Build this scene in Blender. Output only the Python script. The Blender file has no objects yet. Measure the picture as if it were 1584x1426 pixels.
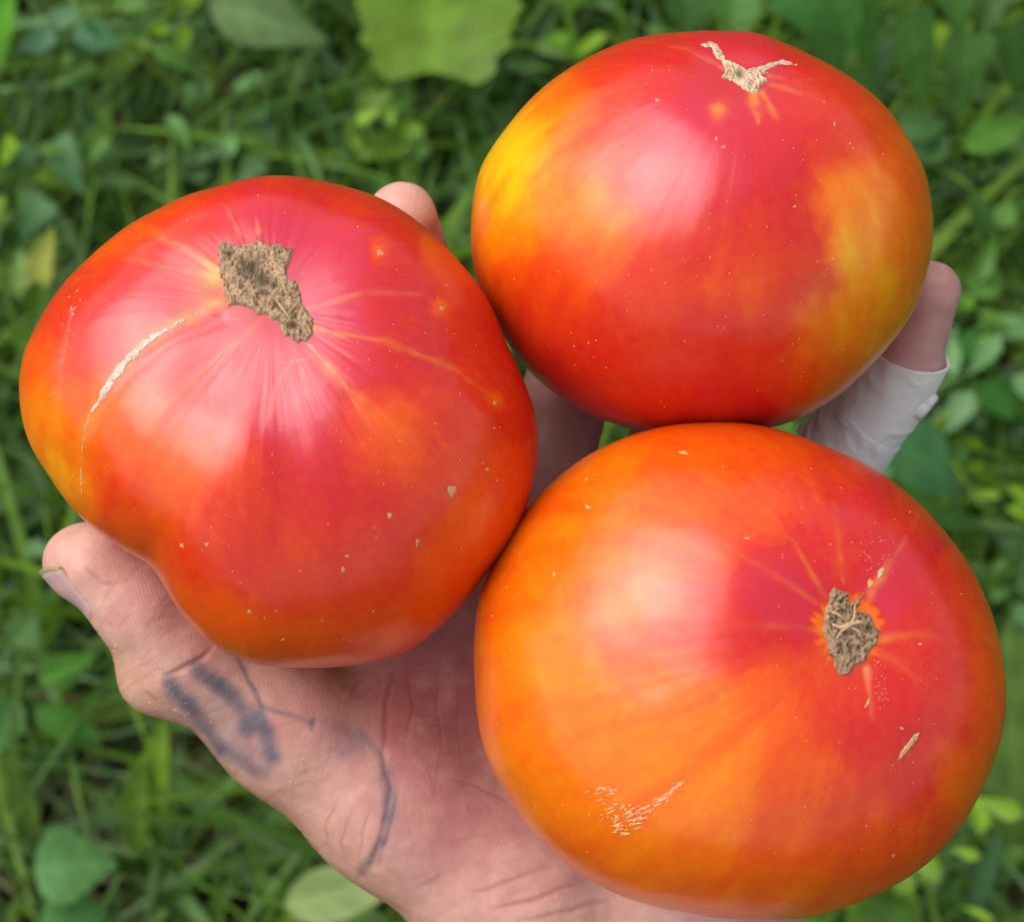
import bpy, math, random
import numpy as np
from mathutils import Matrix, Vector, Euler, noise as mnoise
from mathutils.bvhtree import BVHTree

random.seed(7)
rng = np.random.default_rng(7)
sc = bpy.context.scene
COL = sc.collection
R = math.radians

# ------------------------------------------------------------------ camera
CAM_H, TILT, DIST, FPX = 1.06, R(17), 0.40, 3000.0   # FPX: focal length in photo pixels
cam_d = bpy.data.cameras.new('camera')
cam = bpy.data.objects.new('camera', cam_d); COL.objects.link(cam)
cam.location = (0, 0, CAM_H); cam.rotation_euler = (TILT, 0, 0)
cam_d.sensor_width = 36; cam_d.lens = 36 * FPX / 1584
cam_d.clip_start = 0.01; cam_d.clip_end = 500
cam_d.dof.use_dof = True; cam_d.dof.focus_distance = 0.388
cam_d.dof.aperture_fstop = (cam_d.lens / 1000) / 0.0039
sc.camera = cam
MC = Matrix.Translation((0, 0, CAM_H)) @ Euler((TILT, 0, 0)).to_matrix().to_4x4()

# ------------------------------------------------------------------ light
SUN_EL, SUN_AZ = 61.0, -64.0      # azimuth measured from +Y towards +X
world = bpy.data.worlds.new('World'); sc.world = world; world.use_nodes = True
wn = world.node_tree.nodes; wl = world.node_tree.links
bg = wn['Background']
sky = wn.new('ShaderNodeTexSky'); sky.sky_type = 'NISHITA'; sky.sun_disc = False
sky.sun_elevation = R(SUN_EL); sky.sun_rotation = R(SUN_AZ); sky.air_density = 1.0; sky.dust_density = 4.0
hsky = wn.new('ShaderNodeHueSaturation'); hsky.inputs['Saturation'].default_value = 0.45   # thin cloud takes the blue out of the sky
wl.new(sky.outputs[0], hsky.inputs['Color']); wl.new(hsky.outputs[0], bg.inputs[0]); bg.inputs[1].default_value = 0.15
sun_d = bpy.data.lights.new('sun', 'SUN'); sun_d.energy = 1.85; sun_d.angle = R(60)
sun_d.color = (1.0, 0.965, 0.93)
sun = bpy.data.objects.new('sun', sun_d); COL.objects.link(sun)
el, az = R(SUN_EL), R(SUN_AZ)
sdir = Vector((math.sin(az) * math.cos(el), math.cos(az) * math.cos(el), math.sin(el)))
sun.rotation_euler = sdir.to_track_quat('Z', 'Y').to_euler()
sun.location = (0, 0, 5)
sc.view_settings.view_transform = 'Standard'; sc.view_settings.look = 'None'
sc.view_settings.gamma = 1; sc.view_settings.use_curve_mapping = False
sc.view_settings.exposure = 0.27
sc.render.engine = 'CYCLES'
sc.cycles.use_denoising = True
sc.cycles.max_bounces = 8

# ------------------------------------------------------------------ frames
# held things are modelled in centimetres in a frame 40 cm from the lens (x right, y up, z towards the lens)
ML = MC @ Matrix.Translation((0, 0, -DIST)) @ Matrix.Scale(0.01, 4)
D0 = DIST * 100

def loc(px, py, z=0.0):
    s = (D0 - z) / FPX
    return np.array([(px - 792) * s, (713 - py) * s, z])

def to_px(P):
    s = (D0 - P[:, 2]) / FPX
    return np.stack([P[:, 0] / s + 792, 713 - P[:, 1] / s], 1)

def ground(px, py, h):
    d = MC.to_3x3() @ Vector(((px - 792) / FPX, (713 - py) / FPX, -1))
    t = (h - CAM_H) / d.z
    return Vector((0, 0, CAM_H)) + d * t

# ------------------------------------------------------------------ helpers
def mesh_np(name, V, F, mats=(), smooth=True, colors=None, attrs=None):
    """V (n,3); F (m,k) array or list of faces"""
    me = bpy.data.meshes.new(name)
    V = np.asarray(V, dtype=np.float32)
    if isinstance(F, np.ndarray):
        k = F.shape[1]
        me.vertices.add(len(V)); me.vertices.foreach_set('co', V.ravel())
        me.loops.add(F.size); me.loops.foreach_set('vertex_index', F.astype(np.int32).ravel())
        me.polygons.add(len(F)); me.polygons.foreach_set('loop_start', np.arange(0, F.size, k, dtype=np.int32))
        me.update(calc_edges=True)
    else:
        me.from_pydata([tuple(map(float, v)) for v in V], [], F)
    me.validate()
    me.polygons.foreach_set('use_smooth', np.full(len(me.polygons), smooth))
    if colors is not None:
        a = me.color_attributes.new('tint', 'FLOAT_COLOR', 'POINT')
        c = np.ones((len(V), 4), dtype=np.float32); c[:, :3] = colors
        a.data.foreach_set('color', c.ravel())
    for n, arr in (attrs or {}).items():
        a = me.attributes.new(n, 'FLOAT', 'POINT'); a.data.foreach_set('value', np.asarray(arr, dtype=np.float32))
    for m in mats: me.materials.append(m)
    me.update()
    return me

def obj(name, me, parent=None, matrix=None):
    o = bpy.data.objects.new(name, me); COL.objects.link(o)
    if parent is not None: o.parent = parent
    if matrix is not None: o.matrix_local = matrix
    return o

def tag(o, label=None, cat=None, group=None, kind=None):
    if label: o['label'] = label
    if cat: o['category'] = cat
    if group: o['group'] = group
    if kind: o['kind'] = kind
    return o

def sstep(a, b, x):
    t = np.clip((x - a) / (b - a), 0, 1); return t * t * (3 - 2 * t)

def seg_dist(Q, pts):
    """distance of 2D points Q to a polyline, and the run fraction 0..1 along it"""
    pts = np.asarray(pts, float); best = np.full(len(Q), 1e9); run = np.zeros(len(Q))
    L = np.linalg.norm(np.diff(pts, axis=0), axis=1); cum = np.concatenate([[0], np.cumsum(L)]); tot = cum[-1]
    for i in range(len(pts) - 1):
        a, b = pts[i], pts[i + 1]; ab = b - a
        t = np.clip(((Q - a) @ ab) / (ab @ ab + 1e-9), 0, 1)
        d = np.linalg.norm(Q - (a + t[:, None] * ab), axis=1)
        m = d < best; best[m] = d[m]; run[m] = (cum[i] + t[m] * L[i]) / tot
    return best, run

_perm = rng.random((64, 64, 64)).astype(np.float32)
def vnoise(P, scale):
    """smooth value noise, -1..1"""
    p = P * scale; i = np.floor(p).astype(int); f = p - i; f = f * f * (3 - 2 * f)
    out = np.zeros(len(P))
    for dx in (0, 1):
        for dy in (0, 1):
            for dz in (0, 1):
                w = (f[:, 0] if dx else 1 - f[:, 0]) * (f[:, 1] if dy else 1 - f[:, 1]) * (f[:, 2] if dz else 1 - f[:, 2])
                out += w * _perm[(i[:, 0] + dx) % 64, (i[:, 1] + dy) % 64, (i[:, 2] + dz) % 64]
    return out * 2 - 1

def fbm(P, scale, octv=4):
    o = np.zeros(len(P)); a = 1.0; tot = 0
    for k in range(octv):
        o += a * vnoise(P + 13.7 * k, scale * 2 ** k); tot += a; a *= 0.5
    return o / tot

# ------------------------------------------------------------------ materials
def new_mat(name):
    m = bpy.data.materials.new(name); m.use_nodes = True
    nt = m.node_tree; return m, nt.nodes, nt.links, nt.nodes['Principled BSDF']

def N(nodes, t, **kw):
    n = nodes.new(t)
    for k, v in kw.items():
        if hasattr(n, k): setattr(n, k, v)
    return n

def tomato_material():
    m, n, l, b = new_mat('tomato_skin')
    at = N(n, 'ShaderNodeAttribute', attribute_name='tint')
    tc = n.new('ShaderNodeTexCoord')
    # fine pale flecks inside the skin
    nz = n.new('ShaderNodeTexNoise'); nz.inputs['Scale'].default_value = 5.0; nz.inputs['Detail'].default_value = 6; nz.inputs['Roughness'].default_value = 0.7
    l.new(tc.outputs['Object'], nz.inputs['Vector'])
    hs = n.new('ShaderNodeHueSaturation'); l.new(at.outputs['Color'], hs.inputs['Color'])
    mr = n.new('ShaderNodeMapRange'); mr.inputs['From Min'].default_value = 0.3; mr.inputs['From Max'].default_value = 0.7
    mr.inputs['To Min'].default_value = 0.496; mr.inputs['To Max'].default_value = 0.504
    l.new(nz.outputs['Fac'], mr.inputs['Value']); l.new(mr.outputs[0], hs.inputs['Hue'])
    vo = n.new('ShaderNodeTexVoronoi'); vo.inputs['Scale'].default_value = 4.2; vo.inputs['Randomness'].default_value = 1
    l.new(tc.outputs['Object'], vo.inputs['Vector'])
    r2 = n.new('ShaderNodeMapRange'); r2.inputs['From Min'].default_value = 0.03; r2.inputs['From Max'].default_value = 0.085
    r2.inputs['To Min'].default_value = 0.55; r2.inputs['To Max'].default_value = 0.0
    l.new(vo.outputs['Distance'], r2.inputs['Value'])
    n3 = n.new('ShaderNodeTexNoise'); n3.inputs['Scale'].default_value = 0.9
    l.new(tc.outputs['Object'], n3.inputs['Vector'])
    r3 = n.new('ShaderNodeMapRange'); r3.inputs['From Min'].default_value = 0.52; r3.inputs['From Max'].default_value = 0.62
    l.new(n3.outputs['Fac'], r3.inputs['Value'])
    mu = n.new('ShaderNodeMath'); mu.operation = 'MULTIPLY'; l.new(r2.outputs[0], mu.inputs[0]); l.new(r3.outputs[0], mu.inputs[1])
    mx = n.new('ShaderNodeMixRGB'); mx.inputs[2].default_value = (0.85, 0.42, 0.12, 1)
    l.new(mu.outputs[0], mx.inputs[0]); l.new(hs.outputs[0], mx.inputs[1]); l.new(mx.outputs[0], b.inputs['Base Color'])
    rr = n.new('ShaderNodeMapRange'); rr.inputs['To Min'].default_value = 0.21; rr.inputs['To Max'].default_value = 0.28
    l.new(nz.outputs['Fac'], rr.inputs['Value']); l.new(rr.outputs[0], b.inputs['Roughness'])
    b.inputs['Specular IOR Level'].default_value = 0.62
    b.inputs['Subsurface Weight'].default_value = 0.4
    b.inputs['Subsurface Radius'].default_value = (1.0, 0.35, 0.05); b.inputs['Subsurface Scale'].default_value = 0.01
    nb = n.new('ShaderNodeTexNoise'); nb.inputs['Scale'].default_value = 22; nb.inputs['Detail'].default_value = 3
    l.new(tc.outputs['Object'], nb.inputs['Vector'])
    bp = n.new('ShaderNodeBump'); bp.inputs['Strength'].default_value = 0.05; bp.inputs['Distance'].default_value = 0.0004
    l.new(nb.outputs['Fac'], bp.inputs['Height']); l.new(bp.outputs[0], b.inputs['Normal'])
    return m

def cork_material():
    m, n, l, b = new_mat('dry_cork')
    at = N(n, 'ShaderNodeAttribute', attribute_name='tint')
    tc = n.new('ShaderNodeTexCoord')
    nz = n.new('ShaderNodeTexNoise'); nz.inputs['Scale'].default_value = 26; nz.inputs['Detail'].default_value = 5
    l.new(tc.outputs['Object'], nz.inputs['Vector'])
    mx = n.new('ShaderNodeMixRGB'); mx.blend_type = 'MULTIPLY'; mx.inputs[0].default_value = 0.8
    cr = n.new('ShaderNodeValToRGB'); cr.color_ramp.elements[0].position = 0.3; cr.color_ramp.elements[0].color = (0.55, 0.46, 0.38, 1)
    cr.color_ramp.elements[1].position = 0.65; cr.color_ramp.elements[1].color = (1.25, 1.2, 1.15, 1)
    l.new(nz.outputs['Fac'], cr.inputs[0]); l.new(at.outputs['Color'], mx.inputs[1]); l.new(cr.outputs[0], mx.inputs[2])
    l.new(mx.outputs[0], b.inputs['Base Color'])
    b.inputs['Roughness'].default_value = 0.8
    bp = n.new('ShaderNodeBump'); bp.inputs['Strength'].default_value = 0.9; bp.inputs['Distance'].default_value = 0.0004
    l.new(nz.outputs['Fac'], bp.inputs['Height']); l.new(bp.outputs[0], b.inputs['Normal'])
    return m

def skin_material():
    m, n, l, b = new_mat('hand_skin')
    at = N(n, 'ShaderNodeAttribute', attribute_name='tint')
    tc = n.new('ShaderNodeTexCoord')
    nz = n.new('ShaderNodeTexNoise'); nz.inputs['Scale'].default_value = 2.2; nz.inputs['Detail'].default_value = 7; nz.inputs['Roughness'].default_value = 0.65
    l.new(tc.outputs['Object'], nz.inputs['Vector'])
    cr = n.new('ShaderNodeValToRGB'); cr.color_ramp.elements[0].position = 0.3; cr.color_ramp.elements[0].color = (0.86, 0.76, 0.74, 1)
    cr.color_ramp.elements[1].position = 0.7; cr.color_ramp.elements[1].color = (1.1, 1.12, 1.1, 1)
    l.new(nz.outputs['Fac'], cr.inputs[0])
    mx = n.new('ShaderNodeMixRGB'); mx.blend_type = 'MULTIPLY'; mx.inputs[0].default_value = 0.75
    l.new(at.outputs['Color'], mx.inputs[1]); l.new(cr.outputs[0], mx.inputs[2]); l.new(mx.outputs[0], b.inputs['Base Color'])
    b.inputs['Roughness'].default_value = 0.5; b.inputs['Specular IOR Level'].default_value = 0.4
    b.inputs['Subsurface Weight'].default_value = 0.3
    b.inputs['Subsurface Radius'].default_value = (1.0, 0.35, 0.2); b.inputs['Subsurface Scale'].default_value = 0.004
    # papillary ridges: two families of fine lines, broken by noise, plus pores
    def lines(rot, sc_, dist):
        mp = n.new('ShaderNodeMapping'); mp.inputs['Rotation'].default_value = (0, 0, rot)
        l.new(tc.outputs['Object'], mp.inputs['Vector'])
        w = n.new('ShaderNodeTexWave'); w.inputs['Scale'].default_value = sc_; w.inputs['Distortion'].default_value = dist
        w.inputs['Detail'].default_value = 3; w.inputs['Detail Scale'].default_value = 1.2
        l.new(mp.outputs[0], w.inputs['Vector']); return w
    w1 = lines(1.25, 6.0, 5.0); w2 = lines(-0.35, 4.0, 5.0)
    ad = n.new('ShaderNodeMath'); ad.operation = 'MINIMUM'; l.new(w1.outputs['Fac'], ad.inputs[0]); l.new(w2.outputs['Fac'], ad.inputs[1])
    vz = n.new('ShaderNodeTexVoronoi'); vz.inputs['Scale'].default_value = 16; vz.feature = 'DISTANCE_TO_EDGE'
    l.new(tc.outputs['Object'], vz.inputs['Vector'])
    vm = n.new('ShaderNodeMapRange'); vm.inputs['From Max'].default_value = 0.25; l.new(vz.outputs['Distance'], vm.inputs['Value'])
    a2 = n.new('ShaderNodeMath'); a2.operation = 'MULTIPLY_ADD'; a2.inputs[1].default_value = 0.6
    l.new(vm.outputs[0], a2.inputs[0]); l.new(ad.outputs[0], a2.inputs[2])
    bp = n.new('ShaderNodeBump'); bp.inputs['Strength'].default_value = 0.24; bp.inputs['Distance'].default_value = 0.0002
    l.new(a2.outputs[0], bp.inputs['Height']); l.new(bp.outputs[0], b.inputs['Normal'])
    return m

def plain(name, col, rough=0.5, attr=False, bump=0, bscale=20, spec=0.5, sss=0):
    m, n, l, b = new_mat(name)
    b.inputs['Base Color'].default_value = (*col, 1); b.inputs['Roughness'].default_value = rough
    b.inputs['Specular IOR Level'].default_value = spec
    if sss:
        b.inputs['Subsurface Weight'].default_value = sss; b.inputs['Subsurface Scale'].default_value = 0.003
    if attr:
        at = N(n, 'ShaderNodeAttribute', attribute_name='tint'); l.new(at.outputs['Color'], b.inputs['Base Color'])
    if bump:
        tc = n.new('ShaderNodeTexCoord'); nz = n.new('ShaderNodeTexNoise'); nz.inputs['Scale'].default_value = bscale; nz.inputs['Detail'].default_value = 5
        l.new(tc.outputs['Object'], nz.inputs['Vector'])
        bp = n.new('ShaderNodeBump'); bp.inputs['Strength'].default_value = bump; bp.inputs['Distance'].default_value = 0.0005
        l.new(nz.outputs['Fac'], bp.inputs['Height']); l.new(bp.outputs[0], b.inputs['Normal'])
    return m

def leaf_material():
    m, n, l, b = new_mat('green_leaf')
    at = N(n, 'ShaderNodeAttribute', attribute_name='tint')
    geo = n.new('ShaderNodeNewGeometry')
    nz = n.new('ShaderNodeTexNoise'); nz.inputs['Scale'].default_value = 60; nz.inputs['Detail'].default_value = 3
    l.new(geo.outputs['Position'], nz.inputs['Vector'])
    cr = n.new('ShaderNodeValToRGB'); cr.color_ramp.elements[0].position = 0.3; cr.color_ramp.elements[0].color = (0.7, 0.75, 0.7, 1)
    cr.color_ramp.elements[1].position = 0.7; cr.color_ramp.elements[1].color = (1.2, 1.2, 1.1, 1)
    l.new(nz.outputs['Fac'], cr.inputs[0])
    mx = n.new('ShaderNodeMixRGB'); mx.blend_type = 'MULTIPLY'; mx.inputs[0].default_value = 0.8
    l.new(at.outputs['Color'], mx.inputs[1]); l.new(cr.outputs[0], mx.inputs[2])
    l.new(mx.outputs[0], b.inputs['Base Color']); b.inputs['Roughness'].default_value = 0.45
    b.inputs['Specular IOR Level'].default_value = 0.28
    tr = n.new('ShaderNodeBsdfTranslucent')
    gm = n.new('ShaderNodeMixRGB'); gm.blend_type = 'MULTIPLY'; gm.inputs[0].default_value = 1; gm.inputs[2].default_value = (1.5, 1.5, 0.5, 1)
    l.new(mx.outputs[0], gm.inputs[1]); l.new(gm.outputs[0], tr.inputs['Color'])
    ms = n.new('ShaderNodeMixShader'); ms.inputs[0].default_value = 0.3
    l.new(b.outputs[0], ms.inputs[1]); l.new(tr.outputs[0], ms.inputs[2])
    l.new(ms.outputs[0], n['Material Output'].inputs['Surface'])
    return m

def soil_material():
    m, n, l, b = new_mat('soil')
    geo = n.new('ShaderNodeNewGeometry')
    nz = n.new('ShaderNodeTexNoise'); nz.inputs['Scale'].default_value = 18; nz.inputs['Detail'].default_value = 8; nz.inputs['Roughness'].default_value = 0.7
    l.new(geo.outputs['Position'], nz.inputs['Vector'])
    cr = n.new('ShaderNodeValToRGB'); cr.color_ramp.elements[0].position = 0.3; cr.color_ramp.elements[0].color = (0.012, 0.009, 0.005, 1)
    cr.color_ramp.elements[1].position = 0.75; cr.color_ramp.elements[1].color = (0.07, 0.045, 0.025, 1)
    l.new(nz.outputs['Fac'], cr.inputs[0]); l.new(cr.outputs[0], b.inputs['Base Color']); b.inputs['Roughness'].default_value = 0.95
    bp = n.new('ShaderNodeBump'); bp.inputs['Distance'].default_value = 0.01
    l.new(nz.outputs['Fac'], bp.inputs['Height']); l.new(bp.outputs[0], b.inputs['Normal'])
    return m

M_TOM, M_CORK, M_SKIN, M_LEAF, M_SOIL = tomato_material(), cork_material(), skin_material(), leaf_material(), soil_material()
M_NAIL = plain('thumb_nail', (0.55, 0.32, 0.28), 0.3, attr=True, sss=0.2)
M_TAPE = plain('cloth_tape', (0.92, 0.89, 0.83), 0.9, bump=0.9, bscale=30, sss=0.15)
M_GRIT = plain('dry_grit', (0.5, 0.38, 0.2), 0.8, attr=True)

# ------------------------------------------------------------------ ground
gs = 61
gx = np.sign(np.linspace(-1, 1, gs)) * np.abs(np.linspace(-1, 1, gs)) ** 3 * 120
X, Y = np.meshgrid(gx, gx); P = np.stack([X.ravel(), Y.ravel(), np.zeros(gs * gs)], 1)
P[:, 2] = 0.012 * vnoise(P, 4.0) * (np.abs(P[:, 0]) < 3) - 0.006
i = np.arange(gs * gs).reshape(gs, gs)
F = np.stack([i[:-1, :-1], i[:-1, 1:], i[1:, 1:], i[1:, :-1]], -1).reshape(-1, 4)
tag(obj('ground', mesh_np('ground', P, F, [M_SOIL])), kind='structure')

# ------------------------------------------------------------------ tomatoes
RAMP_T = np.array([0.0, 0.3, 0.6, 0.9, 1.2, 1.6])
RAMP_C = np.array([[0.86, 0.47, 0.003], [0.82, 0.215, 0.001], [0.74, 0.098, 0.002], [0.64, 0.040, 0.005], [0.57, 0.016, 0.012], [0.55, 0.022, 0.058]])
def ramp(t):
    return np.stack([np.interp(t, RAMP_T, RAMP_C[:, k]) for k in range(3)], 1)

class Tomato:
    def __init__(s, centre, zc, outline, Zf, Zb, scar, samples, q=2.2, radii=None):
        s.c = loc(centre[0], centre[1], zc); s.Zf, s.Zb, s.q = Zf, Zb, q
        o = np.array([loc(x, y, zc) for x, y in outline]) - s.c
        a = np.arctan2(o[:, 1], o[:, 0]); r = np.hypot(o[:, 0], o[:, 1]) * 0.991
        k = np.argsort(a); a, r = a[k], r[k]
        s.ga = np.linspace(-math.pi, math.pi, 1441)
        rr = np.interp(s.ga, np.concatenate([a - 2 * math.pi, a, a + 2 * math.pi]), np.tile(r, 3))
        w = np.exp(-(np.arange(-30, 31) / 9.0) ** 2 / 2); w /= w.sum()
        s.gr = np.convolve(np.concatenate([rr[-31:-1], rr, rr[1:31]]), w, 'valid')
        s.samples = samples
        # direction of the stem scar
        g = np.linspace(-1, 1, 500); GX, GY = np.meshgrid(g, g); m = GX ** 2 + GY ** 2 < 0.999
        n = np.stack([GX[m], GY[m], np.sqrt(1 - GX[m] ** 2 - GY[m] ** 2)], 1)
        s._n = n; s._npx = to_px(s.base(n))
        s.axis = s.dir_at(*scar)
        e1 = np.cross(s.axis, [0, 0, 1.0]); e1 /= np.linalg.norm(e1); s.e1 = e1; s.e2 = np.cross(s.axis, e1)
    def dir_at(s, px, py):
        return s._n[np.argmin(np.hypot(s._npx[:, 0] - px, s._npx[:, 1] - py))]
    def azim(s, px, py):
        n = s.dir_at(px, py); return math.atan2(n @ s.e2, n @ s.e1)
    def rad(s, n):
        rho = np.hypot(n[:, 0], n[:, 1]); z = n[:, 2]
        r = np.interp(np.arctan2(n[:, 1], n[:, 0]), s.ga, s.gr)
        # towards the poles use the mean radius so that the caps stay smooth
        w = sstep(0.15, 0.8, rho); r = r * w + s.gr.mean() * (1 - w)
        k = (rho ** s.q + np.abs(z) ** s.q) ** (-1 / s.q)
        return rho * k * r, z * k * np.where(z > 0, s.Zf, s.Zb), rho
    def base(s, n):
        rx, z, rho = s.rad(n); rho = np.maximum(rho, 1e-9)
        return s.c + np.stack([n[:, 0] / rho * rx, n[:, 1] / rho * rx, z], 1)
    def sdf(s, P):
        p = P - s.c; d = np.linalg.norm(p, axis=1) + 1e-9
        # invert by scaling: a surface point in the same direction
        sc3 = np.array([s.gr.mean(), s.gr.mean(), (s.Zf + s.Zb) / 2])
        n = p / sc3; n /= np.linalg.norm(n, axis=1)[:, None] + 1e-9
        for _ in range(2):
            b = s.base(n) - s.c; bu = b / np.linalg.norm(b, axis=1)[:, None]
            n = n + (p / d[:, None] - bu) * 0.9; n /= np.linalg.norm(n, axis=1)[:, None]
        return d - np.linalg.norm(s.base(n) - s.c, axis=1)
    def build(s, label, grooves, dimple, streaks, halo, nlon=620, nlat=300, ribs=(0, 0), name='tomato', dents=(), rays=0.022, streaky=0.005):
        th = np.linspace(0, math.pi, nlat + 1) ; th = th ** 1.12 / math.pi ** 0.12
        ph = np.linspace(0, 2 * math.pi, nlon, endpoint=False) - math.pi
        T, Pp = np.meshgrid(th[1:-1], ph, indexing='ij'); T, Pp = T.ravel(), Pp.ravel()
        T = np.concatenate([[0], T, [math.pi]]); Pp = np.concatenate([[0], Pp, [0]])
        n = np.cos(T)[:, None] * s.axis + np.sin(T)[:, None] * (np.cos(Pp)[:, None] * s.e1 + np.sin(Pp)[:, None] * s.e2)
        V = s.base(n)
        front = sstep(0.05, 0.5, n[:, 2])
        keep = 0.15 + 0.85 * front
        disp = np.zeros(len(V))
        for (az_, dep, wid, t0, t1) in grooves:
            da = (Pp - az_ + math.pi) % (2 * math.pi) - math.pi
            da = da * (np.sin(np.minimum(T, 1.57)) + 0.02)
            f = sstep(t0 * 0.35, t0 + 0.25, T) * (1 - sstep(t1 * 0.6, t1, T))
            disp -= dep * np.exp(-(da / wid) ** 2) * f * keep * (np.abs((Pp - az_ + math.pi) % (2 * math.pi) - math.pi) < 2.4)
        if ribs[0]:
            disp += ribs[1] * np.sin(Pp * ribs[0] + 1.3 * np.sin(Pp * 2 + 1)) * sstep(0.1, 0.7, T) * (1 - sstep(0.9, 1.9, T)) * keep
        disp += 0.06 * fbm(V, 0.45, 3) * keep + 0.010 * fbm(V + 40, 1.3, 3) * keep
        rad1 = fbm(np.stack([np.cos(Pp) * 5.0, np.sin(Pp) * 5.0, T * 0.8], 1), 2.0, 3)
        disp += streaky * rad1 * sstep(0.08, 0.3, T) * (1 - sstep(.8, 1.5, T))
        px0 = to_px(V)
        for pts, wd_, dp_ in dents:
            d, _ = seg_dist(px0, pts); disp -= dp_ * np.exp(-(d / wd_) ** 2) * (n[:, 2] > 0)
        V = V + n * disp[:, None]
        V -= s.axis * (dimple[0] * np.exp(-(T / dimple[1]) ** 2))[:, None]
        # --- colour: degree of ripeness from yellow to crimson, with streaks from the stem
        px = to_px(V)
        # points on the back take the colour of the rim they belong to
        back = n[:, 2] < 0
        S = np.array(s.samples, float)
        wob = np.stack([fbm(V, 0.9, 4), fbm(V + 31, 0.9, 4)], 1) * 20 + np.stack([fbm(V + 61, 3.5, 3), fbm(V + 71, 3.5, 3)], 1) * 10
        num = np.zeros(len(V)); den = np.zeros(len(V))
        for x, y, t in S:
            d2 = ((px + wob - (x, y)) ** 2).sum(1)
            w = np.exp(-d2 / (2 * 31 ** 2)) + 3e-4 * np.exp(-d2 / (2 * 60 ** 2)) + 1e-6 * np.exp(-d2 / (2 * 130 ** 2)) + 1e-9
            num += w * t; den += w
        t = num / den
        radial = fbm(np.stack([np.cos(Pp) * 4.0, np.sin(Pp) * 4.0, T * 0.7], 1), 2.2, 3)
        t = t + 0.15 * radial * sstep(0.1, 0.5, T) + 0.09 * fbm(V + 7, 0.9, 4) + 0.035 * fbm(V + 3, 7.0, 3)
        # halo of unripe skin round the scar
        for hx, hy, hr, ht, hw in halo:
            d = np.hypot(px[:, 0] - hx, px[:, 1] - hy) + 14 * radial + 8 * fbm(V + 17, 3, 2)
            w = np.exp(-(np.maximum(d - hr, 0) / hw) ** 2)
            t = t * (1 - w) + ht * w
        rr_ = vnoise(np.stack([np.cos(Pp) * 9.0, np.sin(Pp) * 9.0, T * 1.2], 1), 2.4)
        ray = np.clip(1 - np.abs(rr_) * 7, 0, 1) * sstep(0.12, 0.3, T) * (1 - sstep(.5, 1.25, T)) * np.clip(.5 + 1.5 * vnoise(V + 23, 1.1), 0, 1)
        mott = fbm(np.stack([np.cos(Pp) * 14, np.sin(Pp) * 14, T * 9], 1), 1.6, 3)
        t = t - rays * 3.0 * ray + 0.07 * mott
        C = ramp(t)
        for pts, wid, stg, tt in streaks:
            d, run = seg_dist(px + wob * 0.10, pts)
            wd = wid * (1 + 0.6 * vnoise(V, 3.0))
            w = stg * np.exp(-(d / wd) ** 2) * (1 - run * 0.75) * (0.65 + 0.5 * vnoise(V + 5, 5.0)) * (n[:, 2] > -0.1)
            w = np.clip(w, 0, 1)[:, None]
            C = C * (1 - w) + np.array(tt)[None] * w
        C = np.clip(C, 0.002, 0.9)
        nr = nlat - 1
        idx = 1 + np.arange(nr * nlon).reshape(nr, nlon)
        nx = np.roll(idx, -1, axis=1)
        F4 = np.stack([idx[:-1], idx[1:], nx[1:], nx[:-1]], -1).reshape(-1, 4)
        last = len(V) - 1
        F = F4.tolist()
        F += [[0, int(idx[0, j]), int(nx[0, j])] for j in range(nlon)]
        F += [[last, int(nx[-1, j]), int(idx[-1, j])] for j in range(nlon)]
        me = bpy.data.meshes.new('skin')
        ls = np.concatenate([np.full(len(F4), 4), np.full(2 * nlon, 3)])
        flat = np.concatenate([F4.ravel(), np.array(F[len(F4):], dtype=int).ravel()]).astype(np.int32)
        me.vertices.add(len(V)); me.vertices.foreach_set('co', V.astype(np.float32).ravel())
        me.loops.add(len(flat)); me.loops.foreach_set('vertex_index', flat)
        me.polygons.add(len(ls)); me.polygons.foreach_set('loop_start', np.concatenate([[0], np.cumsum(ls)[:-1]]).astype(np.int32))
        me.update(calc_edges=True); me.validate()
        me.polygons.foreach_set('use_smooth', np.ones(len(me.polygons), bool))
        a = me.color_attributes.new('tint', 'FLOAT_COLOR', 'POINT')
        c = np.ones((len(V), 4), np.float32); c[:, :3] = C; a.data.foreach_set('color', c.ravel())
        me.materials.append(M_TOM)
        s.V = V
        s.bvh = BVHTree.FromPolygons([Vector(v) for v in V.tolist()], F)
        root = bpy.data.objects.new(name, None); COL.objects.link(root)
        root.matrix_world = ML
        root.empty_display_size = 0.02
        tag(root, label, 'tomato', 'ripe tomatoes held in the hand')
        s.root = root; s.body = obj('skin', me, root)
        return root
    def hit(s, px, py):
        o = Vector((0, 0, D0)); d = (Vector(loc(px, py, 0).tolist()) - o).normalized()
        h, nn, _, _ = s.bvh.ray_cast(o, d)
        return h, nn

def inside(poly, X, Y):
    poly = np.asarray(poly, float); c = np.zeros(X.shape, bool); j = len(poly) - 1
    for i in range(len(poly)):
        xi, yi = poly[i]; xj, yj = poly[j]
        cond = ((yi > Y) != (yj > Y)) & (X < (xj - xi) * (Y - yi) / (yj - yi + 1e-12) + xi)
        c ^= cond; j = i
    return c

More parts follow.
